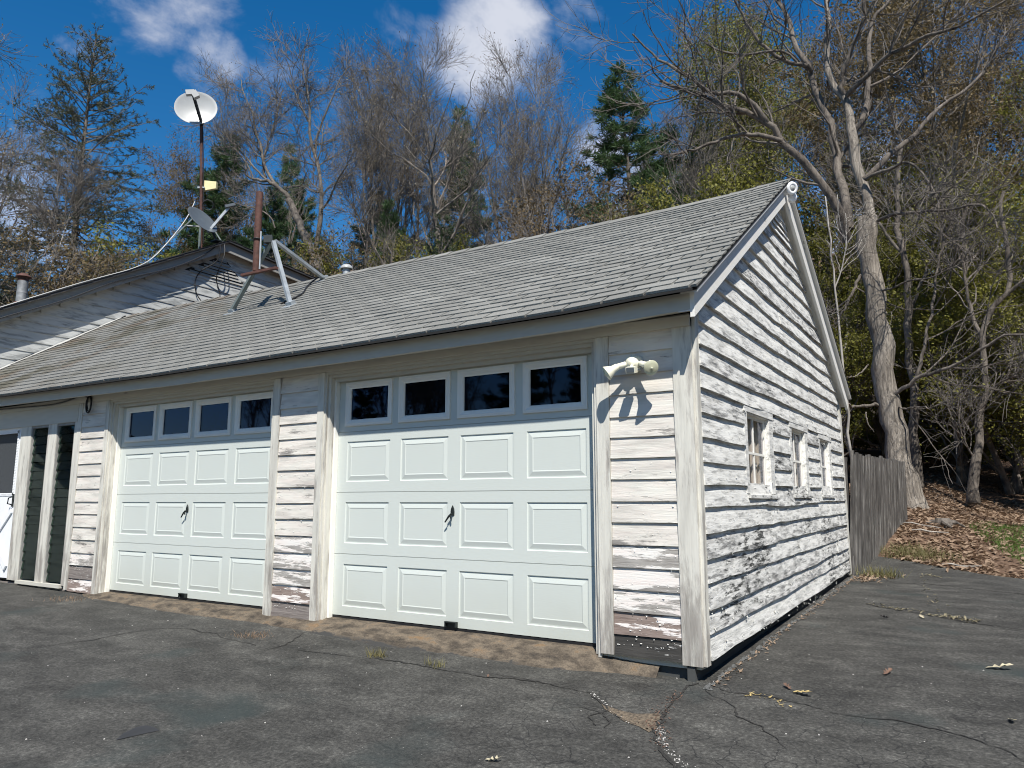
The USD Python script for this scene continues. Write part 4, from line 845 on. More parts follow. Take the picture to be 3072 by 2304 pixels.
MB().torus(q + (.10, .09, .02), (.75, -.55, -.3), .105, .011).build('cable_coil', M['black'], A_)
q = b0 + (b1 - b0) * .30
for e in ((-12.35, 3.55, 5.70), (-11.95, 4.42, 6.15), (-11.7, 4.9, 6.25)): MB().bar(q, e, .032, .024).build('stay', M['galv_dull'], A_)
MB().bar(b0 + (b1 - b0) * .17 + (-.25, -.16, .02), b0 + (b1 - b0) * .17, .03, .02).build('spacer', M['dish_white'], A_)
cable('mast_cable', [b1 + (.03, .02, -.1), b0 + (b1 - b0) * .8 + (.04, .02, 0), b0 + (b1 - b0) * .55 + (.035, .03, 0), b0 + (b1 - b0) * .3 + (.045, .02, 0), b0 + (.05, .02, .1)], .009, 'black', None, parent=A_)
# grey dish on the peak of the house gable
A2 = thing('satellite_dish', 'dark grey dish tilted on the peak of the house gable', 'dish')
dc2 = np.array([-11.42, 4.10, 6.60]); c, n, u, w = dish(dc2, (.80, .02, .60), (-.2, 1, .1), .36, .30, .05, 'dish_grey', A2)
MB().tube([(-11.42, 4.46, 6.24), (-11.45, 4.36, 6.42), c - n * .06 + (0, .04, -.04)], .026, 10).build('post', M['iron'], A2); MB().box(-11.52, -11.33, 4.38, 4.56, 6.235, 6.262).build('base_plate', M['iron'], A2)
mb = MB(); mb.bar(c + np.array([.02, .12, -.24]), c + n * .34 + (.05, .35, .10), .035, .05); mb.build('feed_arm', M['galv'], A2); MB().bar(c + n * .34 + (.02, .28, .10), c + n * .36 + (.10, .44, .17), .075, .055).build('receiver', M['dish_grey'], A2)
MB().torus(c - n * .10 + (0, .22, -.22), (.5, -.8, .3), .05, .008, 18, 6).build('cable_loop', M['black'], A2)

# ------------------------------------------------------------------ lamps and wire on the front
F_ = thing('floodlight', 'cream twin floodlight with motion sensor on the front wall', 'floodlight')
cx, cz = -.396, 1.922
MB().lathe([(.0, .098), (.026, .094), (.045, .078), (.056, .050), (.059, .02), (.059, 0)], 28, (cx, .004, cz), (0, -1, 0)).build('canopy', M['cream'], F_, True)
def head(b, e, ax, side):
    b, e, ax = np.array(b), np.array(e), np.array(ax, float); ax /= np.linalg.norm(ax); mb = MB(); d = (e - b) / np.linalg.norm(e - b)
    mb.tube([b, b + (e - b) * .25, b + (e - b) * .27, e], [.012, .013, .019, .021], 16); mb.build('lamp_holder', M['cream'], F_, True)
    MB().lathe([(.016, -.095), (.024, -.085), (.026, -.055), (.038, -.030), (.050, -.004), (.051, 0)], 26, e + ax * .082, ax).build('lamp', M['cream'], F_, True)
    MB().lathe([(.051, 0), (.047, .006), (.03, .011), (.008, .013), (.007, .020), (0, .022)], 26, e + ax * .082, ax).build('lens', M['lens'], F_, True)
head((-.425, -.055, 1.922), (-.487, -.112, 1.892), (-.74, -.42, -.52), -1)
head((-.350, -.055, 1.918), (-.272, -.105, 1.885), (.62, -.66, -.36), 1)
mb = MB(); mb.tube([(cx, -.05, 1.91), (-.388, -.09, 1.89), (-.380, -.11, 1.875)], .012, 10); mb.build('swivel', M['cream'], F_)
mb = MB(); mb.bar((-.376, -.095, 1.868), (-.366, -.165, 1.852), .062, .044); mb.build('sensor', M['cream'], F_); mb = MB(); mb.bar((-.366, -.1655, 1.852), (-.3655, -.169, 1.8515), .052, .032); mb.build('sensor_window', M['dish_grey'], F_)
mb = MB(); mb.torus((-.352, -.05, 1.885), (.4, -.9, 0), .014, .006, 16, 6); mb.build('knob', M['galv'], F_)
P = thing('gable_lamp', 'round white lamp fixture at the peak of the garage gable', 'lamp')
g0 = np.array([.066, 2.66, 4.02])
MB().lathe([(.062, 0), (.062, .02), (.045, .035), (.035, .07)], 22, g0, (1, -.2, 0)).build('base', M['bright_white'], P, True)
MB().torus(g0 + (.105, -.02, .01), (.75, -.6, -.25), .045, .020, 28, 10).build('shade_ring', M['bright_white'], P, True); MB().lathe([(.040, -.02), (.036, .010), (.02, .02), (0, .024)], 20, g0 + (.105, -.02, .01), (.75, -.6, -.25)).build('lens', M['dish_white'], P, True)
MB().lathe([(.05, -.03), (.05, 0), (.03, .02), (0, .024)], 18, g0 + (.10, .07, -.06), (.9, -.2, -.4)).build('side_cap', M['bright_white'], P, True)
MB().tube([g0 + (.005, -.07, .0), g0 + (.012, -.075, -.08), g0 + (.008, -.03, -.20)], .006, 6).build('lead', M['galv'], P)
Cc = thing('wire_coil', 'coil of black wire hanging under the eave left of the far garage door', 'coil')
for R, dy, o in ((.072, 0, 0), (.066, -.010, .006), (.060, .004, -.008), (.069, -.006, .004)):
    a = np.linspace(0, 2 * math.pi, 30); MB().tube(np.stack([-7.285 + .8 * R * np.cos(a) + o, np.full(30, -.035 + dy), 2.115 + 1.45 * R * np.sin(a) - o], -1), .0065, 6).build('loop', M['black'], Cc)
MB().tube([(-7.29, -.05, 2.20), (-7.285, -.055, 2.11), (-7.27, -.05, 2.05)], .006, 6).build('tie', M['black'], Cc)
cable('cable', [(-9.94, -.035, 2.195), (-9.3, -.04, 2.19), (-8.6, -.035, 2.175), (-8.1, -.035, 2.17), (-7.7, -.035, 2.20), (-7.45, -.04, 2.225), (-7.32, -.04, 2.20)], .009, 'black', 'black wire drooping under the eave above the louvre windows')

# ------------------------------------------------------------------ fence at the back corner
Fn = thing('fence', 'weathered grey plank fence running back from the rear corner of the garage', 'fence')
r = rng_of(41); y = 5.66
while y < 9.5:
    wd = r.uniform(.088, .118); t = (y - 5.66) / 3.9; x = .045 + .27 * t + r.normal(0, .004); zb_ = float(ground(x, y)) - .03 + .02; ztop = 1.60 + .055 * t + r.normal(0, .016) + (.03 if y < 5.7 else 0)
    lean = r.normal(0, .012) + .028; lx = .075 * (1 - t) + .03; th = .018 + r.uniform(0, .01)
    p = [(x - lx * .6, y, zb_), (x - lx * .6, y + wd, zb_), (x + lx * .4, y + wd + lean * .5, ztop + r.normal(0, .004)), (x + lx * .4, y + lean * .5, ztop)]
    MB().hexa(p, (th, 0, 0)).build('plank', M['fence'], Fn); y += wd + r.uniform(.001, .006)
for z_ in (.55, 1.25): MB().bar((-.055 + .02 * z_, 5.66, z_), (.245, 9.5, z_ + .12), .04, .08).build('rail', M['fence'], Fn)
for yy in (5.75, 7.6, 9.4): t = (yy - 5.66) / 3.9; MB().box(-.06 + .27 * t, .02 + .27 * t, yy - .04, yy + .04, .0, 1.55).build('post', M['fence'], Fn)

# ------------------------------------------------------------------ debris on the drive
def dz(x, y): return float(drive_z(np.array([x]), np.array([y]))[0])
def oak_leaf(s, r, curl=.35):
    o = [(-1, 0), (-.75, .25), (-.5, .12), (-.25, .42), (0, .18), (.3, .45), (.5, .16), (.75, .25), (1, 0)]; v = []
    up = [(x, y) for x, y in o]; lo = [(x, -y) for x, y in o[1:-1]][::-1]
    for x, y in up + lo: v.append((x * s, y * s, s * curl * (y * y * 3 + .35 * x * x) + r.normal(0, .03 * s)))
    v.append((0, 0, .02 * s)); n = len(v) - 1
    return np.array(v), np.array([[n, i, (i + 1) % n] for i in range(n)])
def put(v, x, y, rot, r, lift=.006, tilt=.2):
    c, s = math.cos(rot), math.sin(rot); v = v.copy(); v[:, 2] += tilt * v[:, 0]; v[:, 2] -= v[:, 2].min()
    return np.column_stack([v[:, 0] * c - v[:, 1] * s + x, v[:, 0] * s + v[:, 1] * c + y, v[:, 2] + dz(x, y) + lift])
r = rng_of(51)
M['leaf_pale'] = plain('pale_dry_leaf', (.42, .37, .25), .8, var=.3, scale=30); M['leaf_yellow'] = plain('yellow_dry_leaf', (.48, .36, .15), .8, var=.35, scale=25); M['leaf_brown'] = plain('brown_dry_leaf', (.13, .075, .05), .8, var=.4, scale=30); M['leaf_black'] = plain('blackened_leaf', (.05, .042, .038), .8, var=.4, scale=30)
for x, y, s, m, curl, lab in [(.95, .75, .055, 'leaf_brown', .7, 'curled brown leaf alone on the asphalt right of the garage corner'), (.70, 2.79, .05, 'leaf_black', .8, 'dark curled leaf farther back on the asphalt beside the gable'), (1.55, 1.19, .08, 'leaf_pale', .25, 'pale dry leaf near the right picture edge on the asphalt'),
        (.58, .04, .07, 'leaf_yellow', .2, 'yellowed leaf scrap lying right of the garage corner'), (.47, .14, .045, 'leaf_brown', .5, 'brown leaf just behind the yellowed leaf scrap'), (.98, 2.93, .045, 'leaf_pale', .2, 'pale flat leaf farther back in the middle of the side drive'), (-.41, -1.72, .04, 'leaf_pale', .5, 'pale curled leaf at the bottom of the picture'), (-1.24, -.55, .022, 'leaf_brown', .2, 'small reddish leaf beside the long crack before the nearer door'), (1.6, .04, .045, 'leaf_pale', .2, 'pale leaf scrap at the right picture edge nearer than the big pale leaf')]:
    v, f = oak_leaf(s, r, curl); obj('fallen_leaf', (put(v, x, y, r.uniform(0, 6), r), f), M[m], label=lab, cat='leaf')
def scatter(name, m, n, pos, sz, label, kind_cat, seed, flat=True, parent='/World'):
    r = rng_of(seed); mb = MB()
    for k in range(n):
        x, y = pos(r); s = sz(r)
        if flat: v, f = oak_leaf(s, r, r.uniform(.2, .9)); mb.add(put(v, x, y, r.uniform(0, 6.3), r, .004, r.uniform(-.5, .5)), f)
        else:
            v = np.array([(1, 0, 0), (-1, 0, 0), (0, 1, 0), (0, -1, 0), (0, 0, .8), (0, 0, -.4)]) * s * r.uniform(.6, 1.3, (6, 3)); a = r.uniform(0, 6.3); c_, s_ = math.cos(a), math.sin(a)
            v = np.column_stack([v[:, 0] * c_ - v[:, 1] * s_ + x, v[:, 0] * s_ + v[:, 1] * c_ + y, v[:, 2] + dz(x, y) + s * .3]); mb.add(v, [[0, 2, 4], [2, 1, 4], [1, 3, 4], [3, 0, 4], [2, 0, 5], [1, 2, 5], [3, 1, 5], [0, 3, 5]])
    return mb.build(name, m, parent, label=label, cat=kind_cat, kind='stuff')
def along(pts, sp): 
    P = np.array(pts, float)
    def f(r): i = r.integers(0, len(P) - 1); t = r.random(); q = P[i] + (P[i + 1] - P[i]) * t; return q[0] + r.normal(0, sp), q[1] + r.normal(0, sp)
    return f
scatter('wall_leaf_debris', M['litter'], 240, lambda r: (.055 + abs(r.normal(0, .03)), r.uniform(-.05, 5.5)), lambda r: r.uniform(.008, .024), 'brown leaf crumbs gathered along the foot of the gable wall', 'leaf debris', 61)
scatter('corner_leaves', M['litter'], 130, lambda r: (.12 + abs(r.normal(0, .16)), 5.5 + r.normal(0, .22)), lambda r: r.uniform(.02, .045), 'heap of dry leaves where the fence meets the garage', 'leaf debris', 62)
scatter('crack_leaf_debris', M['leaf_brown'], 170, along([(-.05, -.28), (-.04, -.42), (-.01, -.63), (.01, -.77), (-.05, -.9), (.05, -.9), (.14, -1.04), (.2, -1.19)], .028), lambda r: r.uniform(.005, .012), 'brown leaf crumbs caught in the wide crack before the corner', 'leaf debris', 63)
scatter('crack_gravel', M['stone'], 200, along([(-.51, -.53), (-.36, -.67), (-.21, -.84), (-.07, -.9), (.07, -.92), (.14, -1.04), (.2, -1.19), (.27, -1.25), (.36, -1.36), (.5, -1.6), (.7, -1.9)], .016), lambda r: r.uniform(.002, .006), 'pale gravel crumbs along the wide cracks', 'gravel', 64, False)
scatter('pale_chips', M['stone'], 330, lambda r: (r.uniform(-5.5, 2.6), r.uniform(-3., 5.)), lambda r: r.uniform(.002, .007), 'small pale chips scattered over the asphalt', 'gravel', 65, False)
scatter('crack_leaf_scraps', M['leaf_yellow'], 40, along([(.3, -.13), (.36, -.08), (.48, -.14), (.55, -.23)], .02), lambda r: r.uniform(.004, .014), 'tan leaf scraps near the corner crack', 'leaf debris', 66)
scatter('pollen_scraps', M['pollen'], 170, along([(.46, 3.5), (.8, 3.25), (1.15, 3.05), (1.4, 2.9), (1.1, 3.1), (.75, 6.0), (1.0, 5.8)], .035), lambda r: r.uniform(.008, .03), 'tan plant scraps drifted in thin lines across the side drive', 'plant scraps', 68)
scatter('asphalt_rim', M['asphalt_edge'], 520, lambda r: (.035 + abs(r.normal(0, .022)), r.uniform(-.12, 5.5)), lambda r: r.uniform(.006, .018), 'crumbling asphalt rim along the gable foundation', 'asphalt rim', 67, False)
def tuft(name, x, y, n, h, spread, m, label, cat, seed, kind=None, zf=None):
    r = rng_of(seed); v, f = [], []
    px, py = x + r.normal(0, spread, n), y + r.normal(0, spread * .6, n); zz = (zf or (lambda a, b: drive_z(a, b)))(px, py); a = r.uniform(0, 6.3, n); hh = h * r.uniform(.5, 1.2, n); w = .0022 + .02 * hh; le = r.normal(0, .45, (n, 2)) * hh[:, None]
    for i in range(n):
        b = np.array([px[i], py[i], zz[i]]); d = np.array([math.cos(a[i]), math.sin(a[i]), 0]) * w[i]; k = len(v)
        v += [b - d, b + d, b + (le[i, 0], le[i, 1], hh[i])]; f.append([k, k + 1, k + 2])
    return obj(name, (np.array(v), np.array(f)), M[m], label=label, cat=cat, kind=kind)
tuft('grass_tuft', -2.24, -.50, 60, .07, .05, 'dry_grass', 'small dry grass tuft in the crack before the nearer door', 'grass', 71); tuft('grass_tuft', -1.71, -.49, 45, .06, .05, 'dry_grass', 'sparse grass tuft along the crack nearer the corner', 'grass', 72)
tuft('pine_needles', -3.62, -.50, 160, .025, .10, 'litter', 'rusty patch of pine needles before the middle pier', 'needles', 73, 'stuff'); tuft('pine_needles', -6.97, -.25, 140, .03, .14, 'litter', 'rusty needles below the left pier', 'needles', 74, 'stuff')
tuft('grass_tuft', .33, 5.62, 240, .14, .13, 'dry_grass', 'yellow grass tuft at the near foot of the plank fence', 'grass', 75, 'stuff'); tuft('fence_grass', .55, 7.3, 700, .13, .24, 'dry_grass', 'green grass growing along the fence foot', 'grass', 76, 'stuff', terr)
def lawn():
    r = rng_of(77); n = 34000; x, y = r.uniform(1.05, 5.5, n), r.uniform(5.3, 12.2, n)
    d = (y - edge_y(x)); inside = (d > .05) & (x > 1.45 + .28 * np.sin(y * 1.1) + .10 * (y < 8.3) * (8.3 - y)) & (y < 11.6 + .3 * np.sin(x * 3)) & (r.random(n) < np.clip(.4 + (d - .4) * .4, .15, 1)); x, y = x[inside], y[inside]; n = len(x)
    z = terr(x, y); a = r.uniform(0, 6.3, n); h = r.uniform(.02, .075, n); w = .006; v = np.zeros((n, 3, 3)); v[:, 0] = np.column_stack([x - w * np.cos(a), y - w * np.sin(a), z]); v[:, 1] = np.column_stack([x + w * np.cos(a), y + w * np.sin(a), z]); v[:, 2] = np.column_stack([x + r.normal(0, .03, n), y + r.normal(0, .03, n), z + h])
    obj('lawn_grass', (v.reshape(-1, 3), np.arange(3 * n).reshape(-1, 3)), M['grass'], label='patch of short green lawn at the right edge beyond the asphalt', cat='lawn', kind='stuff')
lawn()
def litter():
    r = rng_of(78); n = 30000; x = np.concatenate([r.uniform(-2, 7, n), r.uniform(-1, 14, 9000)]); y = np.concatenate([5.2 + 9.5 * r.random(n) ** 1.3, r.uniform(14, 30, 9000)]); d = y - edge_y(x); ok = (d > -.35 * r.random(len(x)) ** 3) & ((d > 0) | (r.random(len(x)) < .3)) & ~((x < .25) & (y < 9.5)) & (r.random(len(x)) > .75 * ((x > 1.5) & (y < 11.3) & (d > .5))); x, y = x[ok], y[ok]; n = len(x)
    s = r.uniform(.03, .065, n) * (1 + .02 * np.clip(y - 12, 0, 20)); a = r.uniform(0, 6.3, n); z = np.maximum(terr(x, y), np.where(y < edge_y(x) + .05, drive_z(x, y), -9)) + .012 + .02 * r.random(n)
    ti = r.normal(0, .5, (n, 2)); base = np.array([(-1, 0), (-.1, .42), (1, 0), (-.1, -.42)]); cv = np.array([.0, .22, .1, .22])
    v = np.zeros((n, 4, 3))
    for k in range(4):
        bx, by = base[k]; v[:, k, 0] = x + s * (bx * np.cos(a) - by * np.sin(a)); v[:, k, 1] = y + s * (bx * np.sin(a) + by * np.cos(a)); v[:, k, 2] = z + s * (cv[k] + ti[:, 0] * bx * .6 + ti[:, 1] * by * .6)
    i = np.arange(n)[:, None] * 4; f = np.concatenate([i + [0, 1, 2], i + [0, 2, 3]], 0)
    obj('leaf_litter', (v.reshape(-1, 3), f), M['litter'], label='brown oak leaf litter covering the ground beyond the asphalt', cat='leaf litter', kind='stuff')
litter()
Sx = thing('stump', 'low rotten stump with roots in the leaf litter right of the oak', 'stump', loc=(.83, 9.5, float(terr(np.array([.83]), np.array([9.5]))[0])))
MB().lathe([(.15, -.05), (.13, .06), (.10, .12), (.06, .10), (0, .07)], 12).build('body', M['dark_bark'], Sx)
for k in range(4): a = k * 1.5 + .4; MB().tube([(0, 0, .05), (.18 * math.cos(a), .18 * math.sin(a), .05), (.36 * math.cos(a + .2), .36 * math.sin(a + .2), -.02)], [.06, .04, .015], 7).build('root', M['dark_bark'], Sx)
for i, (x, y, a, L, lab) in enumerate([(.70, 8.6, .2, .5, 'fallen stick lying in the leaves before the stump'), (1.15, 6.9, .05, .45, 'thin pale stick near the asphalt edge'), (.55, 9.1, -.4, .6, 'crooked dead branch at the foot of the oak')]):
    p = np.array([[x + t * L * math.cos(a), y + t * L * math.sin(a), 0] for t in np.linspace(-.5, .5, 5)]); p[:, 2] = terr(p[:, 0], p[:, 1]) + .04 + .015 * np.sin(np.arange(5) * 2.); MB().tube(p, [.008, .014, .015, .012, .006], 6).build('stick', M['pale_bark'], label=lab, cat='stick')

# ------------------------------------------------------------------ trees
def nrm(a): return a / np.maximum(np.linalg.norm(a, axis=-1, keepdims=True), 1e-9)
def grow(P0, D, L, R0, R1, K, wob, up, r):
    """N branches of K points: start, direction, length, radii; wob: how much they wander; up: pull towards the light"""
    N = len(P0); pts = np.zeros((N, K, 3)); pts[:, 0] = P0; d = nrm(D.copy())
    for k in range(1, K):
        d = nrm(d + r.normal(0, wob, (N, 3)) + np.array([0, 0, 1.]) * np.broadcast_to(np.asarray(up, float).reshape(-1, 1) if np.ndim(up) else up, (N, 1)))
        pts[:, k] = pts[:, k - 1] + d * (np.asarray(L) / (K - 1)).reshape(-1, 1)
    t = np.linspace(0, 1, K); rad = np.asarray(R0).reshape(-1, 1) * (1 - t) + np.asarray(R1).reshape(-1, 1) * t
    return pts, rad
def spawn(pts, rad, n, t0, t1, ang0, ang1, r, flat=None):
    """n points on the given branches, with directions turned away from them; returns start, direction, t, parent, radius there"""
    N, K, _ = pts.shape; L = np.linalg.norm(np.diff(pts, axis=1), axis=2).sum(1); p = r.choice(N, n, p=L / L.sum()); t = t0 + (t1 - t0) * r.random(n); q = t * (K - 1); i = np.minimum(q.astype(int), K - 2); fr = (q - i)[:, None]
    P = pts[p, i] * (1 - fr) + pts[p, i + 1] * fr; T = nrm(pts[p, i + 1] - pts[p, i]); R = rad[p, i] * (1 - fr[:, 0]) + rad[p, i + 1] * fr[:, 0]
    a = nrm(np.cross(T, r.normal(0, 1, (n, 3)))) if flat is None else nrm(np.cross(T, np.array([0, 0, 1.])) * r.choice([-1, 1], (n, 1)) + r.normal(0, flat, (n, 3)))
    g = np.radians(r.uniform(ang0, ang1, n))[:, None]
    return P, nrm(T * np.cos(g) + a * np.sin(g)), t, p, R
def tubes(pts, rad, S):
    N, K, _ = pts.shape; T = nrm(np.gradient(pts, axis=1)); ref = nrm(np.cross(pts[:, -1] - pts[:, 0], np.array([.31, .57, .76])))[:, None]
    U = nrm(ref - T * (ref * T).sum(-1, keepdims=True)); Vv = np.cross(T, U); a = np.arange(S) * 2 * math.pi / S
    v = pts[:, :, None] + rad[:, :, None, None] * (np.cos(a)[:, None] * U[:, :, None] + np.sin(a)[:, None] * Vv[:, :, None])
    base = (np.arange(N) * K * S)[:, None, None] + (np.arange(K - 1) * S)[None, :, None] + np.arange(S)[None, None, :]; nx = base - np.arange(S) + (np.arange(S) + 1) % S
    f = np.concatenate([np.stack([base, nx, nx + S], -1).reshape(-1, 3), np.stack([base, nx + S, base + S], -1).reshape(-1, 3)])
    return v.reshape(-1, 3), f
def cards(C, s, asp, r, D=None):
    """small diamond shaped leaves"""
    n = len(C); d = nrm(r.normal(0, 1, (n, 3))) if D is None else nrm(D); b = nrm(np.cross(d, r.normal(0, 1, (n, 3)))); s = np.broadcast_to(s, n)[:, None]
    v = np.stack([C, C + d * s * .5 + b * s * asp * .5, C + d * s, C + d * s * .5 - b * s * asp * .5], 1).reshape(-1, 3); i = np.arange(n)[:, None] * 4
    return v, np.concatenate([i + [0, 1, 2], i + [0, 2, 3]])
def join(*vf):
    v, f, n = [], [], 0
    for a, b in vf: v.append(a); f.append(b + n); n += len(a)
    return np.vstack(v), np.vstack(f)
def bare_parts(seed, H, r0, fork=.35, spread=55, twigs=3200, wob=.10, leaf=None, lean=0., stems=1, tw=.006, lf=4000, ls=.05, slim=1.0):
    r = rng_of(seed); trunk = [];
    th = np.array([[r.normal(0, .1) + lean, r.normal(0, .1), 1.] for _ in range(stems)]); th[:, :2] *= 1 + .8 * (stems > 1)
    P0 = np.zeros((stems, 3)); P0[:, :2] = r.normal(0, .08, (stems, 2)) * (stems > 1)
    a, ra = grow(P0, th, np.full(stems, H * .86), np.full(stems, r0), np.full(stems, r0 * .12), 12, .07, .04, r)
    k1 = int(15 * slim); P, D, t, p, R = spawn(a, ra, k1 * stems, fork, .97, 25, spread, r); L1 = H * (.20 + .34 * (1 - t)) * r.uniform(.7, 1.15, len(t)) * slim
    b, rb = grow(P, D, L1, np.minimum(R * .62, r0 * .5), np.full(len(t), tw * 2.2), 9, wob * 1.15, .08, r)
    P, D, t, p, R = spawn(b, rb, int(95 * stems * slim), .2, 1., 25, 60, r); L2 = H * (.07 + .11 * (1 - t)) * r.uniform(.6, 1.2, len(t)); c, rc = grow(P, D, L2, np.minimum(R * .7, .05), np.full(len(t), tw * 1.5), 6, wob * 1.2, .08, r)
    bc = np.concatenate([c]); P, D, t, p, R = spawn(c, rc, int(twigs * .22), .1, 1., 20, 60, r); L3 = H * .055 * r.uniform(.5, 1.3, len(t)); d, rd = grow(P, D, L3, np.minimum(R * .8, tw * 2.0), np.full(len(t), tw), 4, .10, .07, r)
    P, D, t, p, R = spawn(d, rd, int(twigs * .78), .05, 1., 20, 60, r); L4 = H * .026 * r.uniform(.5, 1.4, len(t)); e, re_ = grow(P, D, L4, np.full(len(t), tw), np.full(len(t), tw * .6), 3, .12, .08, r)
    out = {'trunk': tubes(a, ra * (1 + .5 * np.exp(-np.arange(12) * 1.3)), 9), 'limbs': join(tubes(b, rb, 5), tubes(c, rc, 4)), 'twigs': join(tubes(d, rd, 3), tubes(e, re_, 3))}
    if leaf:
        tips = np.concatenate([e[:, -1], e[:, 1], d[:, -1]]); q = tips[r.choice(len(tips), lf)] + r.normal(0, .10, (lf, 3)); out['leaves'] = cards(q, ls * r.uniform(.6, 1.3, lf), .6, r)
    return out
def conifer_parts(seed, H, r0, wid, n=110, base=.12, droop=-.10, need=9000, ns=.16, dense=1., top=1.0, tuft=False, ragged=.3, pw=.75, asp=.2):
    r = rng_of(seed); a, ra = grow(np.zeros((1, 3)), np.array([[.0, 0, 1.]]), [H], [r0], [r0 * .06], 14, .025, .05, r)
    hz_ = base + (1 - base) * np.clip((np.arange(n) + r.uniform(-1.5, 1.5, n)) / n, 0, .995); ph = np.arange(n) * 2.39996 + r.normal(0, .5, n); q = hz_ * 13; i = np.minimum(q.astype(int), 12); fr = (q - i)[:, None]; P = a[0, i] * (1 - fr) + a[0, i + 1] * fr
    prof = wid * (1 - hz_) ** pw * (1 + ragged * r.normal(0, 1, n)).clip(.25, 1.9) + .25 * top; el = np.interp(hz_, [0, .6, 1], [droop * 1.5, -.05 + droop * .3, .8])
    D = np.column_stack([np.cos(ph), np.sin(ph), el]); b, rb = grow(P, D, prof, .018 + .03 * (1 - hz_) * r0 / .2, np.full(n, .007), 8, .10, .035 if droop < 0 else .02, r)
    m = int(n * 11 * dense); P, D, t, p, R = spawn(b, rb, m, .22, 1., 25, 65, r, flat=.35); L = prof[p] * .30 * (1.15 - t) * r.uniform(.5, 1.3, m) + .10; c, rc = grow(P, D, L, np.full(m, .008), np.full(m, .004), 4, .16, -.02, r)
    k = need; w = np.linalg.norm(c[:, -1] - c[:, 0], axis=1); pk = r.choice(m, k, p=w / w.sum()); tt = r.random(k) ** .7 * 3; ii = np.minimum(tt.astype(int), 2); ff = (tt - ii)[:, None]; C = c[pk, ii] * (1 - ff) + c[pk, ii + 1] * ff; ax = nrm(c[pk, ii + 1] - c[pk, ii])
    if tuft: v1 = cards(C + r.normal(0, .03, (k, 3)), ns * r.uniform(.7, 1.3, k), asp * .6, r, ax * .5 + nrm(r.normal(0, 1, (k, 3))) * .8 + np.array([0, 0, .35]))
    else: v1 = cards(C, ns * r.uniform(.6, 1.3, k), asp, r, ax * .8 + nrm(r.normal(0, 1, (k, 3))) * .7)
    return {'trunk': tubes(a, ra, 9), 'branches': join(tubes(b, rb, 4), tubes(c, rc, 3)), 'foliage': v1}
UsdGeom.Scope.Define(stage, '/World/tree_kinds')
def kind(name, parts, mats):
    p = '/World/tree_kinds/' + name; stage.CreateClassPrim(p)
    for k, vf in parts.items(): usdkit.mesh(stage, p + '/' + k, vf, M[mats[k]])
    return p
BM = lambda t='dark_bark', l='limb_bark', w='twig', f='leaf_bud': {'trunk': t, 'limbs': l, 'twigs': w, 'leaves': f}
CM = lambda f, t='dark_bark': {'trunk': t, 'branches': t, 'foliage': f}
Kd = {}
Kd['bare_oak'] = kind('bare_oak', bare_parts(101, 16, .26, .30, 62, 6500, .16, 'b', tw=.0055, lf=3500, ls=.08), BM(f='leaf_tan'))
Kd['bare_tall'] = kind('bare_tall', bare_parts(102, 18, .16, .38, 42, 5200, .09, 'b', tw=.0052, lf=3500, ls=.08, slim=.8), BM(w='twig', f='leaf_bud'))
Kd['bare_twin'] = kind('bare_twin', bare_parts(103, 17, .15, .35, 45, 4200, .11, 'b', stems=2, tw=.0052, lf=3500, ls=.08, slim=.8), BM('dark_bark', f='leaf_tan'))
Kd['bud_tree'] = kind('bud_tree', bare_parts(104, 15, .14, .25, 52, 3200, .12, 'b', tw=.005, lf=26000, ls=.085, slim=.9), BM(w='twig_tan', f='leaf_bud'))
Kd['green_tree'] = kind('green_tree', bare_parts(105, 13, .12, .2, 58, 4200, .12, 'b', tw=.0052, lf=32000, ls=.085, slim=.9), BM('pale_bark', f='leaf_young'))
Kd['brush_tree'] = kind('brush_tree', bare_parts(106, 9, .08, .12, 60, 4800, .14, 'b', stems=3, tw=.005, lf=12000, ls=.08, slim=.7), BM('limb_bark', f='leaf_bud'))
Kd['olive_brush'] = kind('olive_brush', bare_parts(107, 8, .07, .10, 62, 4200, .14, 'b', stems=3, tw=.005, lf=30000, ls=.09, slim=.7), BM('limb_bark', f='leaf_young'))
Kd['pine'] = kind('pine', conifer_parts(108, 15, .2, 3.1, 170, .22, .10, 130000, .21, 1.3, tuft=True, ragged=.25), CM('needle'))
Kd['hemlock'] = kind('hemlock', conifer_parts(109, 9, .12, 2.4, 120, .12, -.12, 60000, .11, 1.4), CM('needle_dark'))
Kd['slim_bare'] = kind('slim_bare', bare_parts(110, 14, .09, .35, 38, 3200, .09, None, tw=.005, slim=.7), BM('pale_bark'))
def place(k, name, label, cat, x, y, h=None, rot=0, h0=None, group=None, sx=1., dz_=-.25):
    base = {'bare_oak': 16, 'bare_tall': 17.5, 'bare_twin': 16.5, 'bud_tree': 14.5, 'green_tree': 12.6, 'brush_tree': 9, 'olive_brush': 8, 'pine': 15, 'hemlock': 9, 'slim_bare': 13.6}[k]
    z = float(terr(np.array([float(x)]), np.array([float(y)]))[0]); s = ((h0 - z) / base) if h0 else h / base
    return thing(name, label, cat, group, (x, y, z + dz_ * s), rot, (s * sx, s * sx, s), Kd[k])
# -- the tall ragged spruce on the left: a tree of its own
sp = conifer_parts(120, 17.6, .22, 3.5, 330, .06, -.22, 170000, .115, 1.2, ragged=.36, pw=.55, asp=.17)
zz = float(terr(np.array([-24.6]), np.array([8.9]))[0]); S1 = thing('spruce', 'tall ragged spruce with sagging sparse limbs left of the mast', 'tree', loc=(-25.4, 8.4, 18.9 - 17.6), rotz=30)
for k, vf in sp.items(): obj(k, vf, M[{'trunk': 'dark_bark', 'branches': 'dark_bark', 'foliage': 'needle_dull'}[k]], S1)
MB().lathe([(.30, -6), (.27, 0), (.24, .6)], 9).build('lower_trunk', M['dark_bark'], S1)
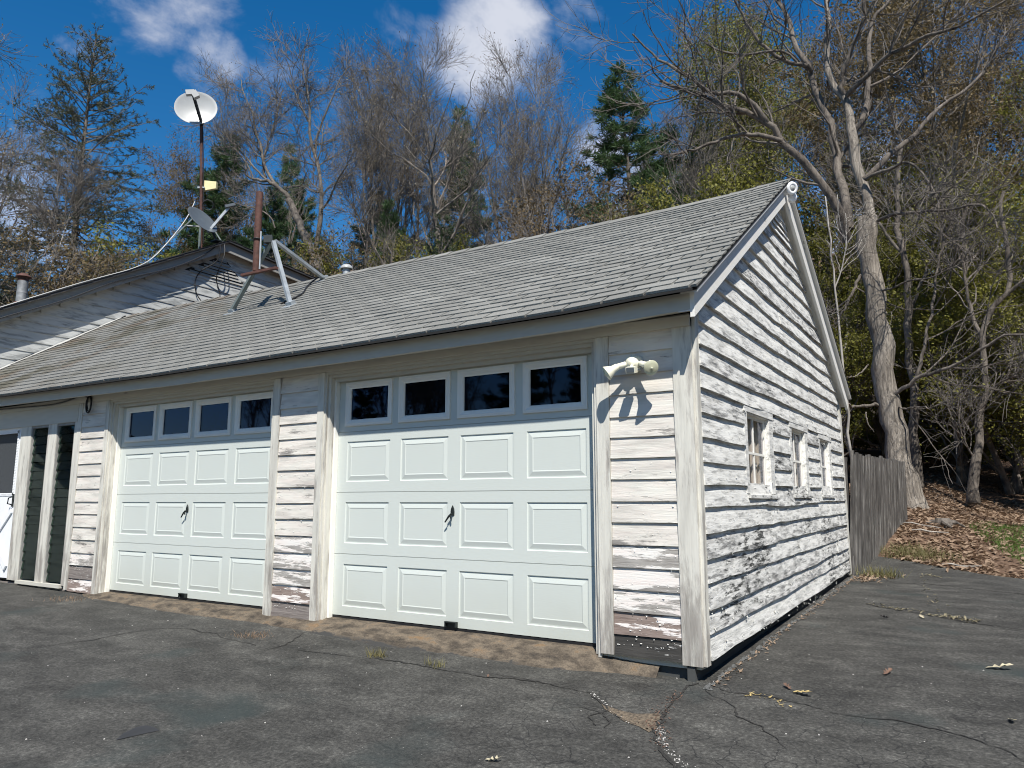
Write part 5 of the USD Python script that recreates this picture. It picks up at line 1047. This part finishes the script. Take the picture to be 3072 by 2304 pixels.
# -- the dark oak with its trunk curving over the middle of the garage roof
def limb_tree(name, label, limbs, seed, mats, n1=110, n2=700, n3=3200, tw=.006, l1=(1.0, 2.2), l2=(.5, 1.1), l3=(.2, .5), bark2='limb_bark', leaf=None, nl=0, trunkS=14):
    r = rng_of(seed); T_ = thing(name, label, 'tree'); K = 12; A, Rr = [], []
    from scipy.interpolate import CubicSpline
    for i, (pts, r0, r1) in enumerate(limbs):
        P = np.array(pts, float); s = np.concatenate([[0], np.cumsum(np.linalg.norm(np.diff(P, axis=0), axis=1))]); t = np.linspace(0, s[-1], 22 if i == 0 else 18)
        Q = np.stack([CubicSpline(s, P[:, k])(t) for k in range(3)], -1)
        kn = r.normal(0, 1, (len(t), 3)) * min(.035, r1 * .8); kn[0] = 0; Q = Q + kn; q = t / s[-1]; rad = (r0 + (r1 - r0) * q) * (1 + .05 * r.normal(0, 1, len(t)))
        if i == 0: rad = rad * (1 + .55 * np.exp(-q * 15))
        MB().tube(Q, rad, trunkS if i == 0 else 10).build('trunk' if i == 0 else 'limb', M[mats if i < 2 or mats != 'oak_bark' else 'oak_limb'], T_, True)
        if i:
            u = np.linspace(0, 1, K); A.append(np.stack([np.interp(u, q, Q[:, k]) for k in range(3)], -1)); Rr.append(np.interp(u, q, rad))
    A, Rr = np.array(A), np.array(Rr)
    P, D, t, p, R = spawn(A, Rr, n1, .18, 1., 25, 70, r); b, rb = grow(P, D, r.uniform(*l1, n1), np.minimum(R * .5, .035), np.full(n1, tw * 1.6), 9, .15, .05, r)
    P, D, t, p, R = spawn(b, rb, n2, .15, 1., 25, 65, r); c, rc = grow(P, D, r.uniform(*l2, n2), np.minimum(R * .7, tw * 2.4), np.full(n2, tw), 6, .16, .05, r)
    P, D, t, p, R = spawn(np.concatenate([c[:, :5], b[:, 2:7]]), np.concatenate([rc[:, :5], rb[:, 2:7]]), n3, .1, 1., 25, 65, r); d, rd = grow(P, D, r.uniform(*l3, n3), np.full(n3, tw), np.full(n3, tw * .6), 4, .14, .06, r)
    obj('branches', tubes(b, rb, 5), M[bark2], T_); obj('twigs', join(tubes(c, rc, 3), tubes(d, rd, 3)), M['twig'], T_)
    if nl: q = np.concatenate([d[:, -1], c[:, -1]]); q = q[r.choice(len(q), nl)] + r.normal(0, .08, (nl, 3)); obj('leaves', cards(q, .05 * r.uniform(.6, 1.4, nl), .6, r), M[leaf], T_)
    return T_
OAK = [(a, b * (.54 if i == 0 else .50), c * (.66 if i == 0 else .54)) for i, (a, b, c) in enumerate([[[[0.33,10.9,0.55],[0.27,10.9,0.98],[0.21,10.91,1.51],[0.11,10.93,2.23],[0.03,10.94,2.97],[-0.0,10.95,3.71],[-0.05,10.96,4.48],[-0.13,10.97,5.26],[-0.16,10.99,5.93],[-0.1,11.0,6.53]],0.4,0.27],[[[-0.1,11.0,6.23],[-0.09,11.09,6.9],[-0.18,11.18,7.61],[-0.26,11.27,8.34],[-0.33,11.36,9.08],[-0.54,11.44,9.67],[-0.71,11.53,10.35],[-0.65,11.62,11.1],[-0.63,11.71,11.89],[-0.52,11.8,12.84]],0.24,0.07],[[[-0.51,11.0,6.12],[-0.52,10.8,6.42],[-0.58,10.6,6.68],[-0.8,10.4,7.21],[-1.03,10.2,7.57],[-1.4,10.0,8.01],[-1.66,9.8,8.45],[-1.93,9.6,8.64],[-2.11,9.4,8.73],[-2.51,9.2,8.86],[-2.75,9.0,9.03],[-2.99,8.8,9.11],[-3.39,8.6,9.31]],0.2,0.05],[[[-1.4,9.9,8.03],[-1.75,9.65,8.15],[-2.17,9.4,8.13],[-2.47,9.15,7.99],[-2.76,8.9,7.82],[-2.99,8.65,7.68],[-3.4,8.4,7.65]],0.1,0.03],[[[-1.64,9.8,8.45],[-1.78,9.61,8.7],[-1.96,9.43,8.9],[-2.2,9.24,8.98],[-2.52,9.05,8.99],[-2.7,8.86,9.18],[-2.94,8.68,9.36],[-3.49,8.49,9.85],[-3.83,8.3,10.31]],0.11,0.03],[[[-0.45,11.0,6.37],[-0.51,11.16,7.19],[-0.6,11.32,7.77],[-0.67,11.48,8.37],[-0.82,11.64,9.18],[-1.0,11.8,9.78],[-1.1,11.96,10.44],[-1.41,12.12,11.16],[-1.54,12.28,11.88],[-1.81,12.44,12.79],[-2.01,12.6,13.79]],0.2,0.07],[[[-1.09,11.9,10.44],[-1.34,11.65,10.58],[-1.74,11.4,10.77],[-2.0,11.15,11.06],[-2.24,10.9,11.53],[-2.33,10.65,11.9],[-2.57,10.4,12.29]],0.1,0.035],[[[-1.3,11.4,10.47],[-1.56,11.18,10.7],[-1.96,10.95,10.68],[-2.47,10.73,10.7],[-2.67,10.5,10.72],[-3.0,10.28,10.93],[-3.22,10.05,11.33],[-3.27,9.82,11.55],[-3.39,9.6,11.9]],0.06,0.025],[[[-0.12,11.1,7.37],[0.12,11.3,7.65],[0.31,11.5,7.95],[0.59,11.7,8.19],[0.78,11.9,8.39],[1.08,12.1,8.8],[1.37,12.3,9.15],[1.8,12.5,9.45],[2.26,12.7,10.1],[2.58,12.9,10.65]],0.13,0.03],[[[-0.26,11.3,8.52],[-0.04,11.46,9.11],[0.0,11.61,9.59],[0.09,11.77,10.09],[0.06,11.93,10.83],[0.21,12.09,11.34],[0.5,12.24,11.77],[0.72,12.4,12.22]],0.13,0.05],[[[-0.35,11.3,9.34],[-0.08,11.14,9.48],[0.23,10.98,9.6],[0.54,10.81,9.71],[0.85,10.65,9.68],[1.15,10.49,9.68],[1.51,10.32,9.58],[1.88,10.16,9.54],[2.43,10.0,9.65]],0.11,0.03],[[[-0.39,11.4,9.4],[-0.4,11.33,9.79],[-0.27,11.27,10.13],[-0.12,11.2,10.42],[0.08,11.13,10.77],[0.16,11.07,11.19],[0.24,11.0,11.81]],0.11,0.05],[[[0.06,11.6,9.56],[0.4,11.83,9.78],[0.69,12.07,10.05],[1.08,12.3,10.5],[1.32,12.53,10.79],[1.81,12.77,11.36],[2.12,13.0,11.82]],0.06,0.02],[[[-0.09,11.0,7.32],[0.15,10.89,7.35],[0.4,10.77,7.34],[0.66,10.66,7.36],[0.9,10.54,7.07],[1.04,10.43,6.75],[1.14,10.31,6.39],[1.17,10.2,6.17]],0.07,0.02],[[[-0.0,11.0,6.37],[0.23,10.84,6.43],[0.61,10.69,6.36],[1.0,10.53,6.27],[1.48,10.37,6.18],[1.72,10.21,6.14],[1.89,10.06,5.93],[2.01,9.9,5.53]],0.07,0.02],[[[1.15,10.3,6.42],[1.5,10.13,6.3],[1.85,9.97,6.22],[2.18,9.8,6.22]],0.03,0.012],[[[0.01,11.0,2.8],[-0.3,10.67,2.77],[-0.49,10.33,2.72],[-0.52,10.0,2.73]],0.07,0.03],[[[0.04,10.9,2.96],[0.3,10.82,3.05],[0.47,10.74,3.17],[0.66,10.67,3.25],[0.91,10.59,3.28],[1.14,10.51,3.38],[1.38,10.43,3.48],[1.62,10.36,3.61],[1.86,10.28,3.73],[2.21,10.2,3.73]],0.08,0.03],[[[0.52,10.8,3.2],[0.63,10.88,3.63],[0.79,10.96,4.22],[0.93,11.04,4.81],[1.02,11.12,5.41],[1.18,11.2,5.86]],0.07,0.03],[[[0.15,10.9,2.78],[0.34,10.67,2.67],[0.58,10.43,2.66],[0.72,10.2,2.59]],0.04,0.015],[[[-0.04,10.9,5.01],[0.24,10.72,4.96],[0.57,10.54,5.01],[0.91,10.36,4.97],[1.28,10.18,5.05],[1.64,10.0,5.08]],0.04,0.015],[[[-0.27,10.9,3.58],[-0.42,10.45,3.32],[-0.54,10.0,3.24]],0.035,0.012],[[[-0.25,10.0,2.57],[-0.22,9.9,2.36],[-0.12,9.8,2.19]],0.03,0.012],[[[-0.24,11.0,5.46],[-0.39,10.87,5.12],[-0.56,10.73,4.74],[-0.75,10.6,4.37]],0.07,0.03]])]
limb_tree('oak', 'big old oak with furrowed trunk and bare spreading limbs behind the plank fence', OAK, 130, 'oak_bark', 130, 760, 2600, .0046, bark2='oak_limb')
DARK = [(a, b * .62, c * .62) for a, b, c in [[[[-18.75,13.7,9.27],[-18.86,13.7,9.88],[-19.19,13.7,10.53],[-19.6,13.7,11.21],[-19.93,13.7,11.83],[-20.27,13.7,12.4]],0.26,0.2],[[[-20.27,13.7,12.4],[-20.57,13.57,12.79],[-20.96,13.43,13.08],[-21.43,13.3,13.27],[-21.82,13.17,13.38],[-22.03,13.03,13.57],[-21.78,12.9,13.71]],0.15,0.05],[[[-20.92,13.7,13.01],[-21.56,13.74,13.72],[-22.03,13.79,14.51],[-22.22,13.83,15.1],[-22.6,13.87,15.69],[-22.92,13.91,16.61],[-23.54,13.96,17.64],[-23.97,14.0,18.63]],0.11,0.03],[[[-21.35,13.6,13.3],[-22.01,13.35,14.01],[-22.69,13.1,14.86],[-23.28,12.85,15.5],[-23.66,12.6,15.96]],0.07,0.02],[[[-21.8,13.8,13.68],[-22.18,14.0,14.83],[-22.07,14.2,15.88],[-22.01,14.4,16.97],[-22.04,14.6,18.03]],0.08,0.025],[[[-18.99,13.9,9.72],[-18.82,13.94,10.89],[-18.79,13.99,11.8],[-18.93,14.03,12.76],[-19.24,14.08,13.78],[-19.69,14.12,14.87],[-19.84,14.17,15.82],[-20.08,14.21,16.96],[-20.46,14.26,18.1],[-20.47,14.3,18.93]],0.16,0.03],[[[-19.29,14.2,13.78],[-19.57,14.32,14.92],[-19.39,14.44,15.69],[-19.06,14.56,16.55],[-18.8,14.68,17.31],[-18.44,14.8,17.84]],0.09,0.025],[[[-19.82,14.2,15.57],[-20.27,14.1,16.31],[-20.66,14.0,17.3],[-20.87,13.9,18.18],[-20.96,13.8,18.5]],0.07,0.02],[[[-20.46,13.7,12.75],[-19.89,13.57,12.76],[-19.24,13.45,12.68],[-18.99,13.32,12.82],[-18.24,13.2,12.59]],0.05,0.015],[[[-18.69,13.9,11.69],[-18.03,13.78,12.15],[-17.68,13.65,12.44],[-17.11,13.53,12.84],[-16.56,13.4,13.41]],0.07,0.02],[[[-21.77,13.2,13.35],[-22.34,13.0,14.4],[-22.89,12.8,15.18],[-23.22,12.6,16.49]],0.05,0.02],[[[-20.73,13.5,11.26],[-21.21,13.27,11.96],[-21.83,13.03,12.2],[-22.47,12.8,12.51]],0.05,0.02]]]
limb_tree('dark_oak', 'bare dark oak with curving trunk rising behind the antenna tripod', DARK, 131, 'dark_bark', 100, 900, 5200, .0055, (1.0, 2.2), (.5, 1.2), (.25, .6), 'dark_bark', 'leaf_tan', 3500)
SAP = [([[1.21, 12.3, .95], [1.28, 12.34, 1.68], [1.44, 12.39, 2.43], [1.58, 12.43, 3.18], [1.62, 12.47, 3.79], [1.62, 12.51, 4.26], [1.81, 12.56, 4.71], [2.03, 12.6, 4.98], [2.2, 12.7, 5.9], [2.25, 12.8, 7.2]], .085, .03),
       ([[1.62, 12.5, 4.2], [1.45, 12.6, 4.9], [1.42, 12.7, 5.8], [1.5, 12.8, 7.0]], .04, .015), ([[2.1, 12.6, 5.0], [2.6, 12.4, 5.35], [3.2, 12.1, 5.5]], .035, .012), ([[1.56, 12.42, 3.0], [2.0, 12.2, 3.3], [2.6, 12.0, 3.2]], .025, .008), ([[1.3, 12.33, 1.8], [1.15, 12.1, 2.2], [1.1, 12.0, 2.7]], .02, .006)]
limb_tree('crooked_sapling', 'crooked slender tree standing in the leaves right of the oak', SAP, 132, 'oak_limb', 60, 320, 1400, .005, (.6, 1.5), (.3, .8), (.15, .4), leaf='leaf_young', nl=1600)
STEM = [([[-.47, 9.5, .4], [-.475, 9.5, 1.59], [-.49, 9.5, 2.6], [-.52, 9.5, 3.9], [-.57, 9.5, 5.54], [-.62, 9.6, 6.6]], .026, .012), ([[-.50, 9.5, 3.0], [-.7, 9.4, 3.7], [-.8, 9.3, 4.3]], .015, .006), ([[-.55, 9.5, 4.8], [-.35, 9.6, 5.5], [-.3, 9.6, 6.2]], .014, .006)]
limb_tree('pale_stem', 'thin pale stem right beside the rear rake of the garage', STEM, 133, 'pale_bark', 24, 90, 300, .0035, (.4, .9), (.2, .5), (.1, .3), 'pale_bark')
TW = [([[.18, 14., .9], [.17, 14., 2.46], [.2, 14., 3.32], [.25, 14., 4.36], [.3, 14., 5.6], [.2, 14.1, 7.2], [.35, 14.2, 9.2]], .105, .05), ([[.28, 14, 5.2], [.8, 14.2, 6.5], [1.2, 14.4, 8.2]], .04, .02), ([[.22, 14, 6.6], [-.4, 14.2, 7.9], [-.8, 14.4, 9.6]], .035, .02), ([[.18, 14, 3.1], [.9, 13.7, 3.7], [1.6, 13.4, 3.8]], .035, .012)]
limb_tree('dark_trunk_tree', 'dark straight trunk standing just behind and right of the oak', TW, 134, 'dark_bark', 50, 260, 900, .005, (.9, 1.8), (.4, .9), (.2, .5), 'dark_bark', 'leaf_young', 1500)
# -- trees one can tell apart behind the buildings
for a in [('pine', 'pine', 'blue-green pine right behind the dish mast', -26.3, 14.6, 17.0, 10, 1.15), ('pine', 'pine', 'pine behind the rusty pipe of the roof tripod', -21.9, 13.8, 13.7, 80, .85), ('pine', 'pine', 'half-hidden pine behind the crown of the dark oak', -28.6, 21.4, 20.2, 200, .8),
          ('bare_tall', 'bare_tree', 'slender bare tree just right of the dark oak crown', -22.5, 19.2, 20.4, 0, .8), ('bare_twin', 'bare_tree', 'forked bare tree left of the ragged dark pine', -22.6, 21.4, 20.8, 120, .8), ('bare_tall', 'bare_tree', 'bare tree with feathery upright twigs above the middle of the ridge', -20.3, 19.9, 20.6, 200, .85),
          ('pine', 'dull_pine', 'dull ragged pine above the middle of the garage ridge', -20.9, 25.8, 22.4, 150, .85), ('bare_oak', 'bare_tree', 'wide bare oak spreading above the middle of the garage ridge', -15.1, 17.6, 17.6, 60, 1.), ('bare_tall', 'bare_tree', 'bare tree left of the cloud with a rounded twiggy top', -21.7, 22.7, 22.4, 310, .9),
          ('bare_twin', 'bare_tree', 'forked bare tree leaning right under the big cloud', -14.1, 20.7, 18.6, 20, .85), ('hemlock', 'hemlock', 'small dark hemlock low above the garage ridge', -13.3, 14.0, 10.6, 0, .8), ('pine', 'pine', 'dense green pine right of the gap of sky under the big cloud', -9.8, 23., 18.9, 250, 1.25), ('pine', 'pine', 'pine showing green behind the two slender bare trees', -24.4, 22.6, 17.2, 100, 1.0), ('pine', 'pine', 'dark pine left of the brown brush on the ridge', -18.6, 17.8, 13.6, 160, .9), ('pine', 'pine', 'second pine crowding the green pine on its right', -8.6, 25.5, 17.4, 40, .8),
          ('green_tree', 'leafing_tree', 'olive-green tree coming into leaf behind the left limbs of the oak', -7.1, 23.9, 20.6, 0, .85), ('green_tree', 'leafing_tree', 'taller leafing tree directly behind the oak crown', -5.7, 28.4, 22.8, 140, .8), ('green_tree', 'leafing_tree', 'yellow-green understory tree between the oak and the gable peak', -1.4, 17., 8.8, 70, 1.15), ('bud_tree', 'budding_tree', 'reddish budding tree at the right behind the oak', .6, 21.2, 19.0, 30, .9), ('bud_tree', 'budding_tree', 'brown budding tree at the upper right corner', 2.6, 19.2, 16.4, 180, 1.1),
          ('olive_brush', 'leafing_tree', 'yellow-green leafing tree between the oak trunk and the crooked sapling', 1.1, 18.5, 9.6, 40, 1.0), ('olive_brush', 'leafing_tree', 'low yellow-green leafing tree right of the crooked sapling', 3.1, 13.6, 6.4, 250, 1.1), ('olive_brush', 'leafing_tree', 'yellow-green sprays hanging behind the lower right oak limbs', 1.9, 16.9, 8.8, 330, 1.15), ('green_tree', 'leafing_tree', 'yellow-green leafing tree close behind the oak trunk', -.3, 17.6, 10.8, 90, 1.1), ('olive_brush', 'leafing_tree', 'olive leafing tree left of the oak trunk above the rear rake', -.9, 19.5, 10.4, 150, 1.0), ('green_tree', 'leafing_tree', 'tall leafing tree at the right edge above the crooked sapling', 3.6, 21.5, 14.0, 60, 1.0),
          ('bud_tree', 'budding_tree', 'tall budding tree right behind the oak trunk', -1.2, 29.1, 22.4, 90, .8), ('bare_tall', 'bare_tree', 'tall bare tree far back at the upper right', 1.5, 31.2, 22.5, 10, .9), ('bare_oak', 'bare_tree', 'bare tree seen through the oak limbs', -5.3, 34.6, 25.5, 200, .8), ('bare_twin', 'bare_tree', 'bare forked tree behind the garage peak', -5.1, 20.3, 14.5, 260, .9), ('bare_tall', 'bare_tree', 'bare tree behind the green pine', -11., 28.9, 20.6, 70, .8),
          ('hemlock', 'hemlock', 'dark hemlock in the wood right of the crooked sapling', 2.5, 21.2, 8.6, 0, 1.15), ('hemlock', 'hemlock', 'dark hemlock in the wood left of the crooked sapling', .9, 23.2, 9.6, 90, 1.1), ('hemlock', 'hemlock', 'dark hemlock deep behind the dark straight trunk', -.6, 26.1, 9.6, 200, 1.1), ('hemlock', 'hemlock', 'broad dark hemlock at the right picture edge', 3.4, 17.8, 7.2, 30, 1.0),
          ('olive_brush', 'leafing_tree', 'yellow-green leafing clump right of the oak trunk', .9, 16.4, 7.8, 0, 1.1), ('olive_brush', 'leafing_tree', 'yellow-green leafing clump at the right picture edge', 2.9, 15.4, 7.9, 200, 1.0), ('olive_brush', 'leafing_tree', 'leafing clump close behind the rear rake', -2.2, 15.2, 7.0, 100, 1.0),
          ('brush_tree', 'brown_brush', 'brown leafing brush above the right half of the ridge', -10., 16.2, 12.6, 0, 1.0), ('brush_tree', 'brown_brush', 'olive-brown brush left of the green pine', -9.2, 18.6, 13.0, 120, 1.), ('olive_brush', 'leafing_brush', 'olive brush rising just left of the gable peak', -6.6, 17., 11.6, 60, .95), ('brush_tree', 'brown_brush', 'brown brush at the left end of the garage ridge', -15.2, 12.8, 10.6, 240, 1.), ('olive_brush', 'leafing_brush', 'olive brush right of the dark oak trunk', -17.2, 16.2, 11.5, 300, 1.),
          ('brush_tree', 'brown_brush', 'brown brush behind the flue pipe', -20.6, 7.3, 9.0, 20, 1.1), ('olive_brush', 'leafing_brush', 'olive brush beneath the spruce', -21.2, 9.6, 9.6, 200, 1.1), ('brush_tree', 'brown_brush', 'brown brush at the left picture edge', -20.8, 4.4, 9.6, 90, 1.1), ('slim_bare', 'birch', 'pale thin-stemmed tree at the left picture edge', -22.4, 6.2, 12.2, 0, 1.0), ('bare_oak', 'bare_tree', 'bare tree whose branches enter at the upper left corner', -23.2, 2.6, 17.6, 45, 1.1), ('bare_twin', 'bare_tree', 'bare tree low at the left picture edge', -30.5, 8.2, 17.0, 10, .9),
          ('bud_tree', 'budding_tree', 'budding tree behind the spruce', -29., 13.2, 16.4, 0, .9), ('bare_twin', 'bare_tree', 'bare tree between the mast and the dark oak', -26.6, 17.6, 18.2, 210, .9), ('bare_tall', 'bare_tree', 'bare tree at the right side of the ragged dark pine', -16.9, 23.8, 21.0, 330, .9), ('bud_tree', 'budding_tree', 'budding tree left of the sky gap under the cloud', -14.5, 24.5, 16.6, 120, .9)]:
    place(a[0], a[1], a[2], 'tree' if 'brush' not in a[1] else 'brush', a[3], a[4], h0=a[5], rot=a[6], sx=a[7])
# -- the wood behind them, and the wood across the road that the panes reflect
def wood(name, label, n, seed, area, kinds, hr):
    r = rng_of(seed); P = []
    while len(P) < n:
        x, y = area(r)
        if all((x - a) ** 2 + (y - b) ** 2 > 4 for a, b in P[-60:]): P.append((x, y))
    P = np.array(P); z = terr(P[:, 0], P[:, 1]) - .3; idx = r.integers(0, len(kinds), n); h = r.uniform(*hr, n); a = r.uniform(0, math.pi, n)
    s = np.column_stack([h * r.uniform(.85, 1.15, n), h * r.uniform(.85, 1.15, n), h])
    W_ = free('/World/' + name); pi = UsdGeom.PointInstancer.Define(stage, W_); protos = []
    for k in kinds:
        q = f'{W_}/{k}_kind'; x = UsdGeom.Xform.Define(stage, q); x.GetPrim().GetReferences().AddInternalReference(Sdf.Path(Kd[k])); protos.append(Sdf.Path(q))
    pi.CreatePrototypesRel().SetTargets(protos); pi.CreateProtoIndicesAttr(Vt.IntArray.FromNumpy(idx.astype(np.int32))); pi.CreatePositionsAttr(Vt.Vec3fArray.FromNumpy(np.column_stack([P, z]).astype(np.float32)))
    pi.CreateOrientationsAttr(Vt.QuathArray([Gf.Quath(float(math.cos(q)), 0., 0., float(math.sin(q))) for q in a])); pi.CreateScalesAttr(Vt.Vec3fArray.FromNumpy(s.astype(np.float32)))
    tag(pi, label, 'wood', None, 'stuff')
def back(r):
    b = math.radians(r.uniform(-80, 14)); d = r.uniform(36, 78); return 1.6 + d * math.sin(b), -4.8 + d * math.cos(b)
wood('far_wood', 'wooded hillside closing the view behind the nearer trees', 120, 141, back, ['bud_tree', 'green_tree', 'hemlock', 'olive_brush', 'pine', 'brush_tree'], (.38, .60))
def mid(r):
    b = math.radians(r.uniform(-78, 12)); d = r.uniform(27, 44); return 1.6 + d * math.sin(b), -4.8 + d * math.cos(b)
wood('undergrowth', 'brown and olive undergrowth filling the wood behind the buildings', 95, 142, mid, ['brush_tree', 'olive_brush', 'hemlock'], (.5, .85))
def front(r): return r.uniform(-45, 25), r.uniform(-46, -27)
def side(r): return r.uniform(15, 42), r.uniform(-14, 34)
wood('side_wood', 'wood continuing beyond the drive to the right, out of the picture', 60, 144, side, ['bud_tree', 'green_tree', 'hemlock', 'bare_twin'], (.8, 1.15))
wood('road_wood', 'bare wood across the road, mirrored in the garage door panes', 46, 143, front, ['bare_tall', 'hemlock', 'bare_twin', 'pine'], (.75, 1.0))
